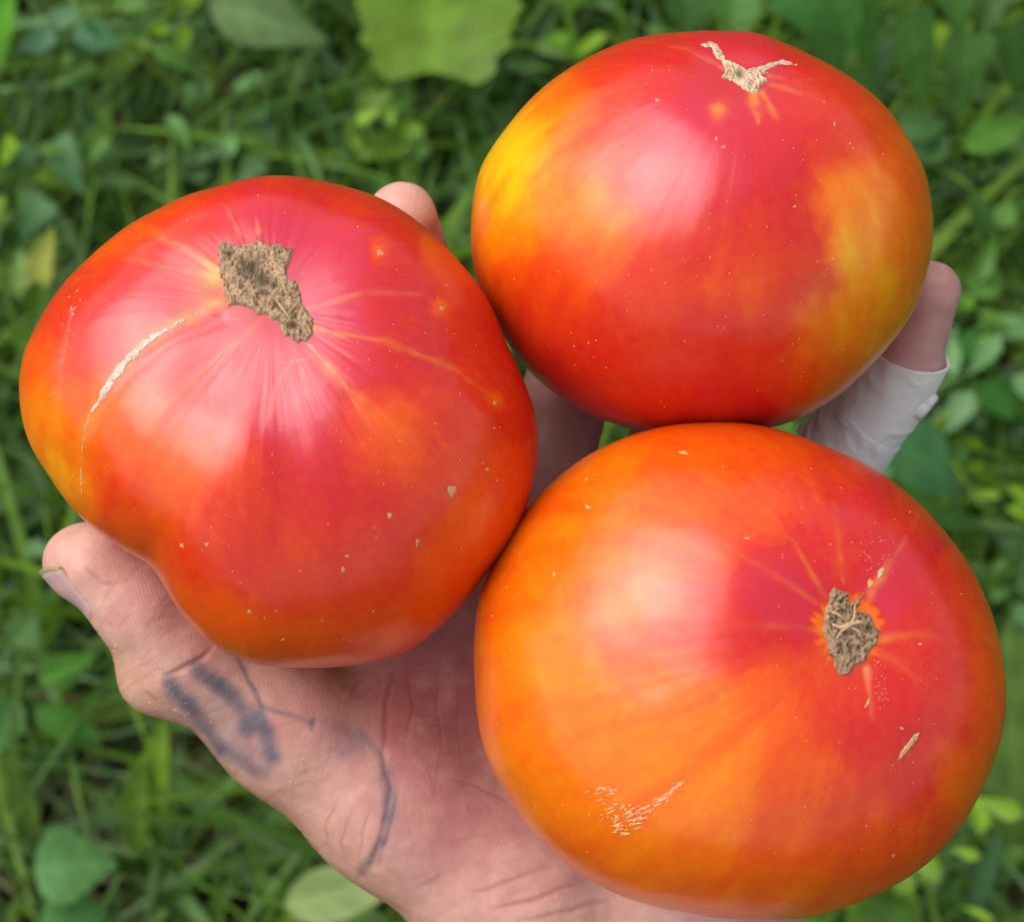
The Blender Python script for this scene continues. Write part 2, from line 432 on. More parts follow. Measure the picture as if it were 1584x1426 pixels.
def scar_patch(tom, name, outline, step, h0, rough, col_a, col_b, jag=5, fine=0.35, edge=8, parent=None, holes=(), deep=()):
    """corky patch grown over the skin inside an outline: lifted, crumpled, its rim sunk in the skin"""
    pts = np.asarray(outline, float)
    den = []
    for i in range(len(pts)):
        a, b = pts[i], pts[(i + 1) % len(pts)]; k = max(1, int(np.linalg.norm(b - a) / 6))
        for q in range(k): den.append(a + (b - a) * q / k)
    den = np.array(den); den += rng.normal(0, jag * 0.45, den.shape)
    x0, y0 = den.min(0) - step * 2; x1, y1 = den.max(0) + step * 2
    gx_, gy_ = np.arange(x0, x1, step), np.arange(y0, y1, step)
    X, Y = np.meshgrid(gx_, gy_); ins = inside(den, X, Y)
    for hx, hy, hr in holes: ins &= np.hypot(X - hx, Y - hy) > hr
    Q = np.stack([X.ravel(), Y.ravel()], 1)
    d, _ = seg_dist(Q, np.vstack([den, den[:1]])); d = d.reshape(X.shape)
    for hx, hy, hr in holes: d = np.minimum(d, np.abs(np.hypot(X - hx, Y - hy) - hr))
    V = []; idm = -np.ones(X.shape, int); nrm = []; dd = []; q2 = []
    for r_ in range(X.shape[0]):
        for c_ in range(X.shape[1]):
            if ins[r_, c_] or d[r_, c_] < step * 1.1:
                h, nn = tom.hit(X[r_, c_], Y[r_, c_])
                if h is None: continue
                idm[r_, c_] = len(V); V.append(h); nrm.append(nn); q2.append((X[r_, c_], Y[r_, c_]))
                dd.append(d[r_, c_] if ins[r_, c_] else -d[r_, c_])
    V = np.array(V); nrm = np.array(nrm); dd = np.array(dd); q2 = np.array(q2)
    W_ = V + 0.12 * np.stack([vnoise(V, 3.), vnoise(V + 4, 3.), vnoise(V + 8, 3.)], 1)
    f1 = fbm(V, 2.2, 3); f2 = vnoise(V + 9, 16.0); rid = 1 - np.abs(fbm(W_ * np.array([1.5, .8, 1]) + 3, fine * 13, 3)) * 2.6
    lift = sstep(-step, edge, dd)
    H = (0.022 + h0 + rough * (0.25 * f1 + 0.38 * rid + 0.22 * f2))
    H = -0.05 * (1 - lift) + lift * np.maximum(H, 0.010)
    dark = np.zeros(len(V))
    for dx, dy, dr, dp in deep:
        w = np.exp(-(np.hypot(q2[:, 0] - dx, q2[:, 1] - dy) / dr) ** 2); H -= np.minimum(dp, .9 * np.maximum(H, 0)) * w; dark = np.maximum(dark, w)
    V = V + nrm * H[:, None]
    mixv = np.clip(0.30 + 0.55 * rid + 0.3 * f2 + .25 * f1, 0, 1)[:, None]
    C = np.array(col_a) * (1 - mixv) + np.array(col_b) * mixv
    C *= (1 - 0.75 * dark[:, None])
    F = []
    for r_ in range(X.shape[0] - 1):
        for c_ in range(X.shape[1] - 1):
            q = [idm[r_, c_], idm[r_ + 1, c_], idm[r_ + 1, c_ + 1], idm[r_, c_ + 1]]
            if min(q) >= 0 and (ins[r_, c_] or ins[r_ + 1, c_] or ins[r_, c_ + 1] or ins[r_ + 1, c_ + 1]): F.append([int(v) for v in q])
    me = mesh_np(name, V, F, [M_CORK], True, C)
    return obj(name, me, parent or tom.root)

def ribbon_outline(pts, widths):
    pts = np.array(pts, float); L = []; Rr = []
    for i in range(len(pts)):
        a = pts[max(i - 1, 0)]; b = pts[min(i + 1, len(pts) - 1)]; t = (b - a) / np.linalg.norm(b - a); nn = np.array([-t[1], t[0]])
        L.append(pts[i] + nn * widths[i] / 2); Rr.append(pts[i] - nn * widths[i] / 2)
    return L + Rr[::-1]

def speck(tom, name, px, py, rx, ry, ang, col=(0.62, 0.40, 0.22), lift=0.02, parent=None):
    """a raised corky fleck: low dome following the skin"""
    V = []; F = []; C = []; K = 10; rings = ((0, 1.0), (0.55, 0.85), (0.85, 0.45), (1.0, -0.6))
    ca, sa = math.cos(ang), math.sin(ang); ph = random.random() * 6
    for ri, (f, hh) in enumerate(rings):
        for k in range(1 if ri == 0 else K):
            a = 2 * math.pi * k / K; j = 1 + 0.22 * math.sin(3 * a + ph) + 0.12 * math.sin(5 * a + 2 * ph)
            ex, ey = .85 * rx * f * j * math.cos(a), .85 * ry * f * j * math.sin(a)
            h, nn = tom.hit(px + ex * ca - ey * sa, py + ex * sa + ey * ca)
            if h is None: return None
            V.append(np.array(h) + np.array(nn) * lift * hh * (1 if hh > 0 else 0.6) + 0.0)
            C.append(np.array(col) * (0.75 + 0.4 * random.random()))
    for k in range(K):
        k2 = (k + 1) % K; F.append([0, 1 + k2, 1 + k])
        for ri in (0, 1): 
            a = 1 + ri * K; b = a + K; F.append([a + k, a + k2, b + k2, b + k])
    return V, F, C

def specks(tom, name, lst, stuff=False, label=None):
    Vs, Fs, Cs = [], [], []
    for it in lst:
        r_ = speck(tom, name, *it)
        if r_ is None: continue
        o_ = len(Vs); Vs += r_[0]; Fs += [[i + o_ for i in f] for f in r_[1]]; Cs += r_[2]
    o = obj(name, mesh_np(name, Vs, Fs, [M_CORK], True, np.array(Cs)), tom.root)
    if stuff: o['kind'] = 'stuff'
    if label: o['label'] = label
    return o

A_OUT = [(431,272),(523,285),(585,303),(647,340),(678,368),(724,417),(755,457),(786,531),(810,581),(832,639),(836,692),(828,750),(803,825),(757,885),(700,955),(640,1005),(590,1022),(480,1033),(400,1028),(340,1000),(290,950),(262,900),(243,874),(190,845),(130,800),(85,740),(50,680),(38,605),(45,550),(70,498),(103,445),(153,393),(200,355),(246,328),(295,303),(339,291),(385,278)]
B_OUT = [(726,390),(726,343),(738,267),(781,201),(841,137),(902,98),(968,70),(1038,61),(1100,60),(1163,63),(1205,79),(1245,97),(1305,130),(1362,177),(1393,221),(1425,284),(1436,347),(1437,371),(1430,422),(1405,493),(1375,535),(1329,584),(1295,615),(1216,658),(1130,672),(1050,672),(960,661),(900,640),(850,605),(810,570),(765,500),(740,450)]
C_OUT = [(1100,650),(1161,652),(1222,667),(1283,691),(1350,722),(1390,752),(1458,820),(1499,879),(1520,925),(1539,990),(1548,1061),(1543,1122),(1520,1190),(1489,1252),(1467,1285),(1429,1327),(1376,1363),(1313,1392),(1250,1411),(1168,1414),(1049,1403),(959,1382),(870,1329),(815,1275),(780,1225),(745,1159),(731,1053),(729,1000),(737,920),(765,860),(800,800),(850,745),(900,705),(960,675),(1030,655)]

A_S = [(60,640,.35),(50,700,.25),(90,740,.25),(110,780,.35),(60,560,.6),(100,500,.95),(120,560,1.0),(150,520,1.2),(180,460,1.2),(200,380,.75),(150,430,.8),(300,310,.85),(250,350,.8),(350,320,1.2),(450,285,1.05),(600,320,1.1),(550,300,1.1),(700,420,1.05),(760,520,1.05),(260,420,1.3),(230,480,1.4),(290,440,1.2),(380,350,1.5),(450,350,1.6),(540,380,1.5),(600,450,1.3),(650,400,1.15),(520,500,1.6),(450,620,1.5),(380,560,1.45),(560,560,1.4),(650,560,1.2),(700,640,1.0),(620,640,.65),(560,680,.85),(700,700,.8),(760,700,.85),(800,800,.75),(720,850,.65),(480,700,1.35),(500,760,1.15),(400,760,1.05),(340,640,1.3),(320,700,.8),(300,620,1.2),(260,560,1.3),(250,700,.55),(200,680,.75),(180,760,.9),(230,620,.7),(160,640,.6),(130,650,.5),(170,830,.7),(230,800,.75),(250,850,.8),(300,860,.95),(360,850,1.0),(300,930,.72),(350,990,.65),(450,1000,.68),(560,1000,.68),(600,900,.85),(450,900,.85),(540,860,.95),(640,820,.95),(700,900,.72),(640,960,.7),(800,640,1.0)]
B_S = [(735,350,.5),(770,300,.05),(800,240,.0),(830,200,.15),(880,160,.4),(785,370,.2),(740,450,.6),(820,420,.7),(880,300,.45),(900,350,.35),(950,330,.35),(940,380,.5),(880,420,.8),(840,480,.9),(800,520,.95),(1000,470,.9),(950,520,1.0),(900,560,1.05),(1000,600,1.15),(1100,540,1.05),(1150,620,1.2),(1200,560,.95),(1235,600,.8),(1270,560,.4),(1300,620,.4),(1300,500,.2),(1340,400,.13),(1320,310,.2),(1290,290,.5),(1370,480,.25),(1425,380,.4),(1400,250,.55),(1350,180,.75),(1300,130,.95),(1250,100,1.15),(1150,100,1.35),(1100,220,1.45),(1200,250,1.35),(1220,330,1.15),(1180,380,1.0),(1150,440,.75),(1230,430,.85),(1040,200,1.5),(1000,280,1.3),(1060,300,1.4),(1060,370,1.1),(950,200,1.0),(900,230,.6),(1000,100,1.15),(930,120,1.0),(870,150,.6),(840,260,.3),(1000,400,.9),(1260,200,1.2),(1300,220,.9)]
C_S = [(760,950,.32),(770,1100,.25),(800,900,.2),(840,830,.3),(850,1000,.1),(830,1150,.15),(900,1250,.15),(1000,1300,.2),(950,1150,.15),(870,780,.35),(950,720,.3),(1030,690,.5),(1100,670,.5),(1200,690,.7),(1060,740,.5),(930,830,.25),(1000,860,.45),(1080,860,.75),(960,940,.4),(1040,960,.7),(1100,950,1.05),(1180,900,1.35),(1150,1000,1.2),(1080,1010,.9),(1180,790,.65),(1250,780,.9),(1250,850,1.25),(1330,780,1.35),(1230,930,1.3),(1400,850,1.3),(1440,920,1.1),(1500,900,.85),(1300,720,.85),(1400,790,1.0),(1538,1000,.6),(1530,1100,.35),(1500,1200,.4),(1460,1010,1.1),(1400,1080,1.15),(1350,1130,1.15),(1400,1200,1.05),(1310,1230,.75),(1200,1100,.5),(1150,1150,.25),(1230,1270,.55),(1350,1330,.7),(1200,1340,.5),(1100,1350,.3),(1300,1100,.95),(1250,1050,.8),(1180,1060,.6),(1130,1090,.3),(1050,1050,.3),(1420,1290,.75),(1300,1390,.5),(900,1340,.35),(1200,1400,.35),(1370,900,1.5),(1310,850,1.0),(1230,1180,.5),(1100,1250,.15),(1480,1100,1.0)]

TA = Tomato((440, 655), 0.0, A_OUT, 4.3, 4.4, (415, 450), A_S, q=2.25)
TB = Tomato((1081, 362), -1.75, B_OUT, 4.9, 4.6, (1152, 120), B_S, q=2.15)
C_S = [(x, y, t + 0.04 + 0.26 * max(0, 1 - t / .7)) for x, y, t in C_S]
B_S = [(x, y, t + (0.02 if t < .5 and x > 1000 else 0)) for x, y, t in B_S]
TB.samples = B_S
TC = Tomato((1140, 1032), 0.0, C_OUT, 4.5, 4.4, (1315, 975), C_S, q=2.15)

PALE = (0.80, 0.34, 0.10); YEL = (0.85, 0.36, 0.02); PINK = (0.78, 0.30, 0.20)
groA = [(TA.azim(160, 600), 0.20, 0.26, 0.25, 1.8), (TA.azim(290, 650), 0.15, 0.16, 0.2, 1.2),
        (TA.azim(440, 720), 0.07, 0.12, 0.25, 1.1), (TA.azim(800, 600), 0.12, 0.25, 0.4, 1.8), (TA.azim(215, 400), 0.10, 0.16, 0.2, 1.2), (TA.azim(520, 300), 0.12, 0.18, 0.2, 1.2),
        (TA.azim(560, 990), 0.14, 0.25, 0.6, 2.0)]
TA.build('ribbed pink and red tomato with a long pale crack, resting on the thumb', groA, (0.62, 0.42),
    [([(488,510),(600,528),(700,570),(770,620)],5,.5,YEL),([(480,535),(530,590),(570,660)],4,.55,PALE),([(452,560),(425,600),(412,660)],4,.5,PALE),
     ([(470,480),(560,452),(650,455)],4,.4,PALE),([(340,430),(260,415),(190,400)],5,.4,PALE),([(335,420),(290,390),(250,370)],4,.5,PALE),
     ([(372,362),(350,320)],3,.6,PALE),([(400,358),(397,338)],3,.7,PALE),([(478,545),(560,620),(650,690)],9,.35,YEL),([(465,560),(470,600),(490,650)],3,.35,PALE),
     ([(400,500),(330,560),(270,620)],6,.3,YEL),([(335,468),(260,505),(195,560),(155,610),(130,680),(125,790)],13,.75,(0.84,0.26,0.01)),
     ([(110,480),(95,560),(90,620)],3,.3,PINK)],
    [(330, 425, 4, .30, 24),(318,460,2,.8,12),(588,393,2,.62,15),(681,474,2,.62,13),(766,622,2,.6,12)], rays=.05, streaky=.009, dents=[([(335,468),(260,507),(195,560),(155,612),(132,665),(125,740),(130,790)],12,.03)])
groB = [(TB.azim(1290, 300), 0.10, 0.3, 0.4, 1.6), (TB.azim(900, 300), 0.08, 0.3, 0.4, 1.6), ]
TB.build('smooth tomato with yellow flanks and star-shaped scar, behind the other two', groB, (0.30, 0.28),
    [([(1165,145),(1172,190)],7,.8,YEL),([(1180,145),(1203,182)],6,.8,YEL),([(1112,165),(1108,180)],11,.8,YEL),([(1125,110),(1060,75),(1040,72)],4,.45,PALE),
     ([(1190,130),(1240,145)],4,.4,PALE),([(1190,118),(1215,122)],3,.4,PALE)],
    [(1150,120,22,1.3,20)])
groC = [(TC.azim(1180, 700), 0.06, 0.3, 0.4, 1.6), (TC.azim(1350, 1300), 0.10, 0.35, 0.4, 1.7), ]
TC.build('large orange tomato with red shoulder and scratched lower side, in front', groC, (0.5, 0.30),
    [([(1275,920),(1235,850),(1190,790)],5,.3,YEL),([(1305,900),(1297,840),(1290,780)],6,.25,YEL),([(1275,940),(1200,890),(1130,850)],5,.2,YEL),
     ([(1270,972),(1200,968),(1120,966)],6,.2,YEL),([(1365,988),(1410,980),(1470,990)],6,.3,YEL),([(1340,1035),(1345,1070),(1350,1110)],5,.6,PALE),
     ([(1345,915),(1360,890),(1375,860)],5,.5,PALE),([(1365,1010),(1420,1050),(1460,1090)],7,.15,YEL),([(1340,930),(1390,850),(1430,780)],6,.3,YEL)],
    [(1312,972,44,.50,12)])

# --- scars and flecks
s1 = scar_patch(TA, 'stem_scar', [(338,374),(372,378),(400,372),(440,380),(458,378),(450,402),(445,425),(462,440),(470,470),(490,500),(482,525),(462,536),(440,520),(428,500),(405,490),(385,478),(352,474),(342,450),(336,410)],
    1.25, 0.02, 0.10, (0.14, 0.08, 0.04), (0.52, 0.36, 0.215), jag=4.5, fine=0.75, edge=6, deep=[(377,408,7,.09),(388,416,17,.04),(408,453,8,.09),(428,472,6,.09),(449,383,6,.07),(404,434,15,.04),(425,441,7,.08),(355,395,7,.03),(455,505,6,.03)])
s1['label'] = 'broad brown corky scar with small pits'
c1 = scar_patch(TA, 'crack_scar', ribbon_outline([(340,466),(300,486),(262,507),(225,530),(195,560),(172,590),(152,622),(140,640)],[4,5,7,13,17,15,12,4]),
    1.3, -0.005, 0.022, (0.60, 0.38, 0.27), (0.84, 0.68, 0.58), jag=3.0, fine=0.9, edge=3)
c1['label'] = 'long pale healed crack'
c2 = scar_patch(TA, 'crack_scar', ribbon_outline([(139,640),(131,665),(126,700),(125,740),(127,775)],[4.5,4,4,4,3]), 1.5, 0.0, 0.03, (0.5,0.33,0.14),(0.68,0.48,0.25), jag=1.2, edge=3)
c3 = scar_patch(TA, 'crack_scar', ribbon_outline([(341,478),(346,497),(370,492),(392,489)],[3.5,3.5,3.5,3]), 1.4, 0.0, 0.03, (0.35,0.2,0.1),(0.5,0.36,0.2), jag=0.8, edge=3)
BIG_A = [(588,391,7,5,.3),(684,477,5,4,0),(699,759,9,11,0.2),(603,797,4.5,6,0),(646,839,4,8,.1),(537,860,4,3,0),(531,881,4,5,0),(766,623,4,4,0),(754,726,4,3,0),(281,844,3.5,5,-.5),(320,842,4,4,0),(386,946,4.5,3.5,.3),(438,989,4,2.5,-.4)]
for it in BIG_A:
    specks(TA, 'corky_speck', [(*it, (0.66, 0.34, 0.16), 0.008)])
lst = []
for k in range(90):
    a = random.uniform(0, 6.28); r_ = 385 * math.sqrt(random.random()) * 0.97
    x, y = 440 + r_ * math.cos(a), 655 + r_ * math.sin(a) * .95
    if math.hypot(x - 410, y - 450) < 110: continue
    lst.append((x, y, random.uniform(.8, 1.9), random.uniform(.6, 1.3), random.uniform(0, 3), (0.75, 0.42, 0.25), 0.008))
for k in range(26):
    f = random.random(); x, y = 118 - 35 * f + random.gauss(0, 4), 440 + 190 * f
    lst.append((x, y, random.uniform(1, 3.0), .7, -.9 + random.gauss(0, .2), (0.80, 0.5, 0.42), 0.008))
for x in range(428, 482, 5): lst.append((x + random.random()*2, 562 - (x - 428) * .13, 2.4, .8, -.1, (0.8, 0.5, 0.42), 0.008))
specks(TA, 'fine_specks', lst, True)

s2 = scar_patch(TB, 'stem_scar', [(1098,64),(1112,69),(1122,84),(1132,94),(1142,98),(1155,107),(1172,102),(1182,106),(1192,114),(1182,119),(1196,127),(1178,133),(1174,148),(1160,146),(1148,137),(1132,128),(1114,120),(1119,104),(1107,91),(1096,78),(1078,69)],
    1.2, 0.01, 0.08, (0.30, 0.19, 0.10), (0.74, 0.58, 0.40), jag=3.0, fine=0.8, edge=5, deep=[(1144,116,7,.04)])
s2['label'] = 'star-shaped pale brown scar'
scar_patch(TB, 'crack_scar', ribbon_outline([(1172,110),(1190,102),(1210,97),(1234,101)],[12,9,7,4]), 1.4, 0.01, 0.03, (0.45,0.3,0.2),(0.75,0.6,0.45), jag=1.4, edge=3)
for it in [(1017,155,4.5,3,0),(1108,215,2.5,4,.2),(1120,228,3,3,0),(1291,192,1.8,5,-.2),(1229,320,3.2,2,-.5)]:
    specks(TB, 'corky_speck', [(*it, (0.70, 0.34, 0.12), 0.006)])
lst = []
for k in range(110):
    a = random.uniform(0, 6.28); r_ = 330 * math.sqrt(random.random()) * 0.97
    lst.append((1081 + r_ * math.cos(a), 362 + r_ * math.sin(a) * .86, random.uniform(.8, 2.0), random.uniform(.6, 1.5), random.uniform(0, 3), (0.78, 0.42, 0.2), 0.006))
specks(TB, 'fine_specks', lst, True)

s3 = scar_patch(TC, 'stem_scar', [(1284,905),(1298,908),(1312,916),(1318,932),(1326,925),(1334,914),(1338,922),(1330,942),(1346,948),(1352,962),(1364,975),(1360,992),(1352,1004),(1340,1022),(1322,1032),(1308,1048),(1298,1048),(1290,1030),(1278,1006),(1274,980),(1276,940)],
    1.25, 0.02, 0.13, (0.09, 0.055, 0.03), (0.43, 0.30, 0.18), jag=4.5, fine=0.75, edge=6, deep=[(1342,970,6,.06)])
s3['label'] = 'dark brown crumpled scar with curled fibres'
def fibre(tom, pts, r0, parent):
    V = []; F = []; K = 6; n_ = len(pts)
    P3 = []
    for (x, y, hh) in pts:
        h, nn = tom.hit(x, y); P3.append(np.array(h) + np.array(nn) * hh)
    P3 = np.array(P3)
    # resample
    t = np.linspace(0, n_ - 1, n_ * 4); P3 = np.stack([np.interp(t, range(n_), P3[:, k]) for k in range(3)], 1)
    for i in range(len(P3)):
        tg = P3[min(i + 1, len(P3) - 1)] - P3[max(i - 1, 0)]; tg /= np.linalg.norm(tg)
        u = np.cross(tg, [0, 0, 1.0]); u /= np.linalg.norm(u); w = np.cross(tg, u)
        rr = r0 * (0.5 + 0.5 * math.sin(math.pi * (i + .6) / len(P3)))
        for k in range(K):
            a = 2 * math.pi * k / K; V.append(P3[i] + rr * (math.cos(a) * u + math.sin(a) * w))
    for i in range(len(P3) - 1):
        for k in range(K):
            F.append([i * K + k, i * K + (k + 1) % K, (i + 1) * K + (k + 1) % K, (i + 1) * K + k])
    o = obj('fibre', mesh_np('fibre', V, F, [M_CORK], True, np.tile([0.50, 0.34, 0.20], (len(V), 1))), parent)
    return o
fibre(TC, [(1283,966,.12),(1292,972,.22),(1305,967,.28),(1322,963,.30),(1335,966,.22)], .045, s3)
fibre(TC, [(1290,988,.12),(1295,976,.24),(1306,968,.3),(1314,955,.26),(1318,935,.15)], .035, s3)
fibre(TC, [(1305,970,.26),(1320,978,.26),(1330,992,.16)], .03, s3)
fibre(TC, [(1278,945,.14),(1290,952,.22),(1300,960,.2)], .028, s3)
fibre(TA, [(428,468,.1),(440,486,.2),(450,500,.16)], .03, s1)
sc4 = scar_patch(TC, 'crack_scar', ribbon_outline([(1388,1178),(1396,1165),(1407,1152),(1418,1138),(1424,1130)],[5,13,15,12,4]), 1.2, -0.008, 0.02, (0.32,0.19,0.08),(0.66,0.42,0.18), jag=1.6, edge=5)
sc4['label'] = 'short tan spindle-shaped scar'
scar_patch(TC, 'corky_speck', [(1356,884),(1366,874),(1370,884),(1364,894),(1356,896)], 1.2, -0.005, 0.02, (0.4,0.2,0.08),(0.7,0.45,0.2), jag=2, edge=3)
scar_patch(TC, 'crack_scar', ribbon_outline([(1346,1078),(1342,1088),(1337,1096)],[2,6,3]), 1.2, -0.005, 0.02, (0.5,0.24,0.08),(0.7,0.45,0.2), jag=1, edge=2)
for it in [(1057,700,9,3,.15),(909,784,6,4,.5),(907,741,3,3,0),(857,888,3,5,.1),(1346,902,5,8,.2),(1395,1126,4,2,.4),(1155,832,6,2,.1),(1423,996,4,2,0),(1382,1323,4,2.4,-.5)]:
    specks(TC, 'corky_speck', [(*it, (0.74, 0.38, 0.12), 0.006)])
lst = []
for k in range(110):
    a = random.uniform(0, 6.28); r_ = 380 * math.sqrt(random.random())
    lst.append((1140 + r_ * math.cos(a) * 1.03, 1032 + r_ * math.sin(a) * .95, random.uniform(.8, 1.8), random.uniform(.6, 1.3), random.uniform(0, 3), (0.8, 0.45, 0.2), 0.006))
for k in range(34):
    f = random.random(); lst.append((1357 + 12 * f + random.gauss(0, 6), 1025 + 70 * f + random.gauss(0, 5), random.uniform(.8, 1.6), random.uniform(.7, 1.1), 0, (0.78, 0.32, 0.22), 0.007))
for k in range(30):
    lst.append((1352 + random.gauss(0, 14), 855 + random.gauss(0, 22), random.uniform(.8, 1.4), .9, 0, (0.78, 0.34, 0.2), 0.006))
specks(TC, 'fine_specks', lst, True)
lst = []
for k in range(150):   # fine flaking scratches on the lower left flank
    f = random.random()
    if random.random() < .28: x, y = 945 + random.gauss(0, 18), 1215 + 55 * random.random()
    else:
        x = 950 + 105 * f; y = 1272 - 26 * f - 60 * max(0, f - .4) + random.gauss(0, 13 * (1.1 - f))
    lst.append((x, y, random.choice([1.5, 2.5, 5, 8]) * random.uniform(.7, 1.2), random.uniform(.5, .95), -.25 - .3 * f + random.gauss(0, .1), (0.9, 0.66, 0.38), 0.012))
o = specks(TC, 'scratch_flakes', lst, True, 'pale flaking scratches')

# ------------------------------------------------------------------ hand
vox = 0.085
lo = np.array([-10.6, -21.5, -10.0]); hi = np.array([10.8, 6.4, 0.6])
shape = np.ceil((hi - lo) / vox).astype(int)
ax = [lo[k] + vox * np.arange(shape[k]) for k in range(3)]
D = np.full(shape, 3.0, np.float32)

def prim(fn, bmin, bmax, k):
    m = 1.2 + k
    sl = tuple(slice(max(0, int((bmin[d] - m - lo[d]) / vox)), min(shape[d], int((bmax[d] + m - lo[d]) / vox) + 1)) for d in range(3))
    G = np.meshgrid(ax[0][sl[0]], ax[1][sl[1]], ax[2][sl[2]], indexing='ij')
    if G[0].size == 0: return
    d = fn(np.stack([g.ravel() for g in G], 1)).reshape(G[0].shape).astype(np.float32)
    a = D[sl]; h = np.maximum(k - np.abs(a - d), 0) / k
    D[sl] = np.minimum(a, d) - h * h * k * 0.25

def cone(p1, r1, p2, r2, k=0.7):
    a = loc(*p1); b = loc(*p2); r1 = r1 * (D0 - a[2]) / FPX; r2 = r2 * (D0 - b[2]) / FPX; ab = b - a
    def fn(P):
        t = np.clip((P - a) @ ab / (ab @ ab), 0, 1)
        return np.linalg.norm(P - a - t[:, None] * ab, axis=1) - (r1 + (r2 - r1) * t)
    rm = max(r1, r2); prim(fn, np.minimum(a, b) - rm, np.maximum(a, b) + rm, k)

def ball(p, r, sq=(1, 1, 1), k=0.7):
    a = loc(*p); r = r * (D0 - a[2]) / FPX; s_ = np.array(sq)
    def fn(P):
        q = (P - a) / s_; return (np.linalg.norm(q, axis=1) - r) * min(s_)
    prim(fn, a - r * s_, a + r * s_, k)

# thumb
cone((152,872,-2.2), 66, (222,938,-2.5), 74, .3)
ball((114,868,-2.35), 47, k=.5)
cone((222,938,-2.5), 74, (285,1012,-3.0), 80, .4)
ball((236,1050,-3.1), 49, k=.8)
cone((285,1012,-3.0), 80, (452,1122,-4.0), 104, .6)
cone((452,1122,-4.0), 104, (610,1228,-4.7), 128, .9)
cone((610,1228,-4.7), 128, (800,1355,-5.6), 160, 1.0)
ball((600,1150,-4.9), 105, k=1.0)
# palm: metacarpals and heel
cone((860,1330,-6.0), 110, (720,820,-5.9), 84, 1.0)
cone((900,1340,-6.1), 110, (830,820,-6.0), 84, 1.0)
cone((760,1260,-5.9), 118, (668,960,-6.0), 92, 1.0)
cone((600,1160,-5.0), 100, (700,960,-5.7), 92, 1.0)
cone((960,1340,-6.1), 110, (930,840,-6.1), 82, 1.0)
cone((1030,1350,-6.1), 120, (1040,900,-6.1), 80, 1.0)
cone((1080,1330,-6.0), 160, (1080,1120,-6.0), 120, 1.0)
cone((860,1500,-6.4), 165, (1030,2250,-7.4), 185, 1.2)
cone((1040,1500,-6.4), 165, (1230,2250,-7.4), 190, 1.2)
cone((800,1355,-5.7), 150, (860,1500,-6.4), 165, 1.0)
cone((1080,1330,-6.0), 160, (1040,1500,-6.4), 165, 1.0)
# index
cone((715,820,-5.9), 80, (680,620,-6.0), 70, .6)
cone((680,620,-6.0), 70, (650,460,-4.7), 64, .3)
cone((650,460,-4.7), 64, (622,336,-2.7), 55, .3)
# middle
cone((830,820,-6.0), 76, (866,640,-6.8), 66, .5)
cone((866,640,-6.8), 66, (900,480,-7.2), 62, .3)
cone((900,480,-7.2), 62, (930,350,-6.4), 55, .3)
# ring
cone((940,850,-6.1), 74, (1040,690,-6.9), 64, .4)
cone((1040,690,-6.9), 64, (1120,530,-7.2), 60, .3)
cone((1120,530,-7.2), 60, (1190,400,-6.3), 53, .3)
# little finger, bandaged
PK = [((1060,930,-6.1),70),((1200,790,-6.2),62),((1310,684,-5.7),59),((1398,566,-4.7),54),((1437,452,-3.6),49)]
for q in range(4): cone(*PK[q], *PK[q + 1], .5 if q == 0 else .3)
# skin gives way where the fruit presses on it
for T_ in (TA, TB, TC):
    G = np.meshgrid(*ax, indexing='ij')
    near = np.abs(D) < 1.6
    Pn = np.stack([g[near] for g in G], 1)
    dt = T_.sdf(Pn).astype(np.float32) - 0.01
    a = D[near]; b = -dt; k = 0.18
    h = np.maximum(k - np.abs(a - b), 0) / k
    D[near] = np.maximum(a, b) + h * h * k * 0.25
del G

def surface_nets(D, lo, vox):
    s = D < 0
    cs = s[:-1, :-1, :-1].astype(np.int8)
    tot = np.zeros(tuple(np.array(D.shape) - 1), np.int8)
    for dx in (0, 1):
        for dy in (0, 1):
            for dz in (0, 1):
                tot += s[dx:D.shape[0] - 1 + dx, dy:D.shape[1] - 1 + dy, dz:D.shape[2] - 1 + dz]
    act = (tot > 0) & (tot < 8)
    I = np.argwhere(act); vid = -np.ones(act.shape, np.int64); vid[act] = np.arange(len(I))
    acc = np.zeros((len(I), 3)); cnt = np.zeros(len(I))
    cor = [(0,0,0),(1,0,0),(0,1,0),(1,1,0),(0,0,1),(1,0,1),(0,1,1),(1,1,1)]
    val = [D[I[:, 0] + c[0], I[:, 1] + c[1], I[:, 2] + c[2]] for c in cor]
    for a in range(8):
        for b in range(a + 1, 8):
            if sum(abs(cor[a][q] - cor[b][q]) for q in range(3)) != 1: continue
            m = (val[a] < 0) != (val[b] < 0)
            t = val[a][m] / (val[a][m] - val[b][m])
            acc[m] += np.array(cor[a]) + t[:, None] * (np.array(cor[b]) - np.array(cor[a])); cnt[m] += 1
    V = lo + (I + acc / cnt[:, None]) * vox
    quads = []
    for axn in range(3):
        u, v = (axn + 1) % 3, (axn + 2) % 3
        sl0 = [slice(1, -1)] * 3; sl1 = [slice(1, -1)] * 3
        sl0[axn] = slice(0, -1); sl1[axn] = slice(1, None)
        A, B = s[tuple(sl0)], s[tuple(sl1)]
        E = np.argwhere(A != B)
        flip = A[E[:, 0], E[:, 1], E[:, 2]]
        off = np.ones(3, int); off[axn] = 0
        E = E + off
        q = []
        for du, dv in ((-1, -1), (0, -1), (0, 0), (-1, 0)):
            c = E.copy(); c[:, u] += du; c[:, v] += dv
            q.append(vid[c[:, 0], c[:, 1], c[:, 2]])
        q = np.stack(q, 1); q[~flip] = q[~flip][:, ::-1]; quads.append(q)
    return V, np.vstack(quads)

HV, HF = surface_nets(D, lo, vox)
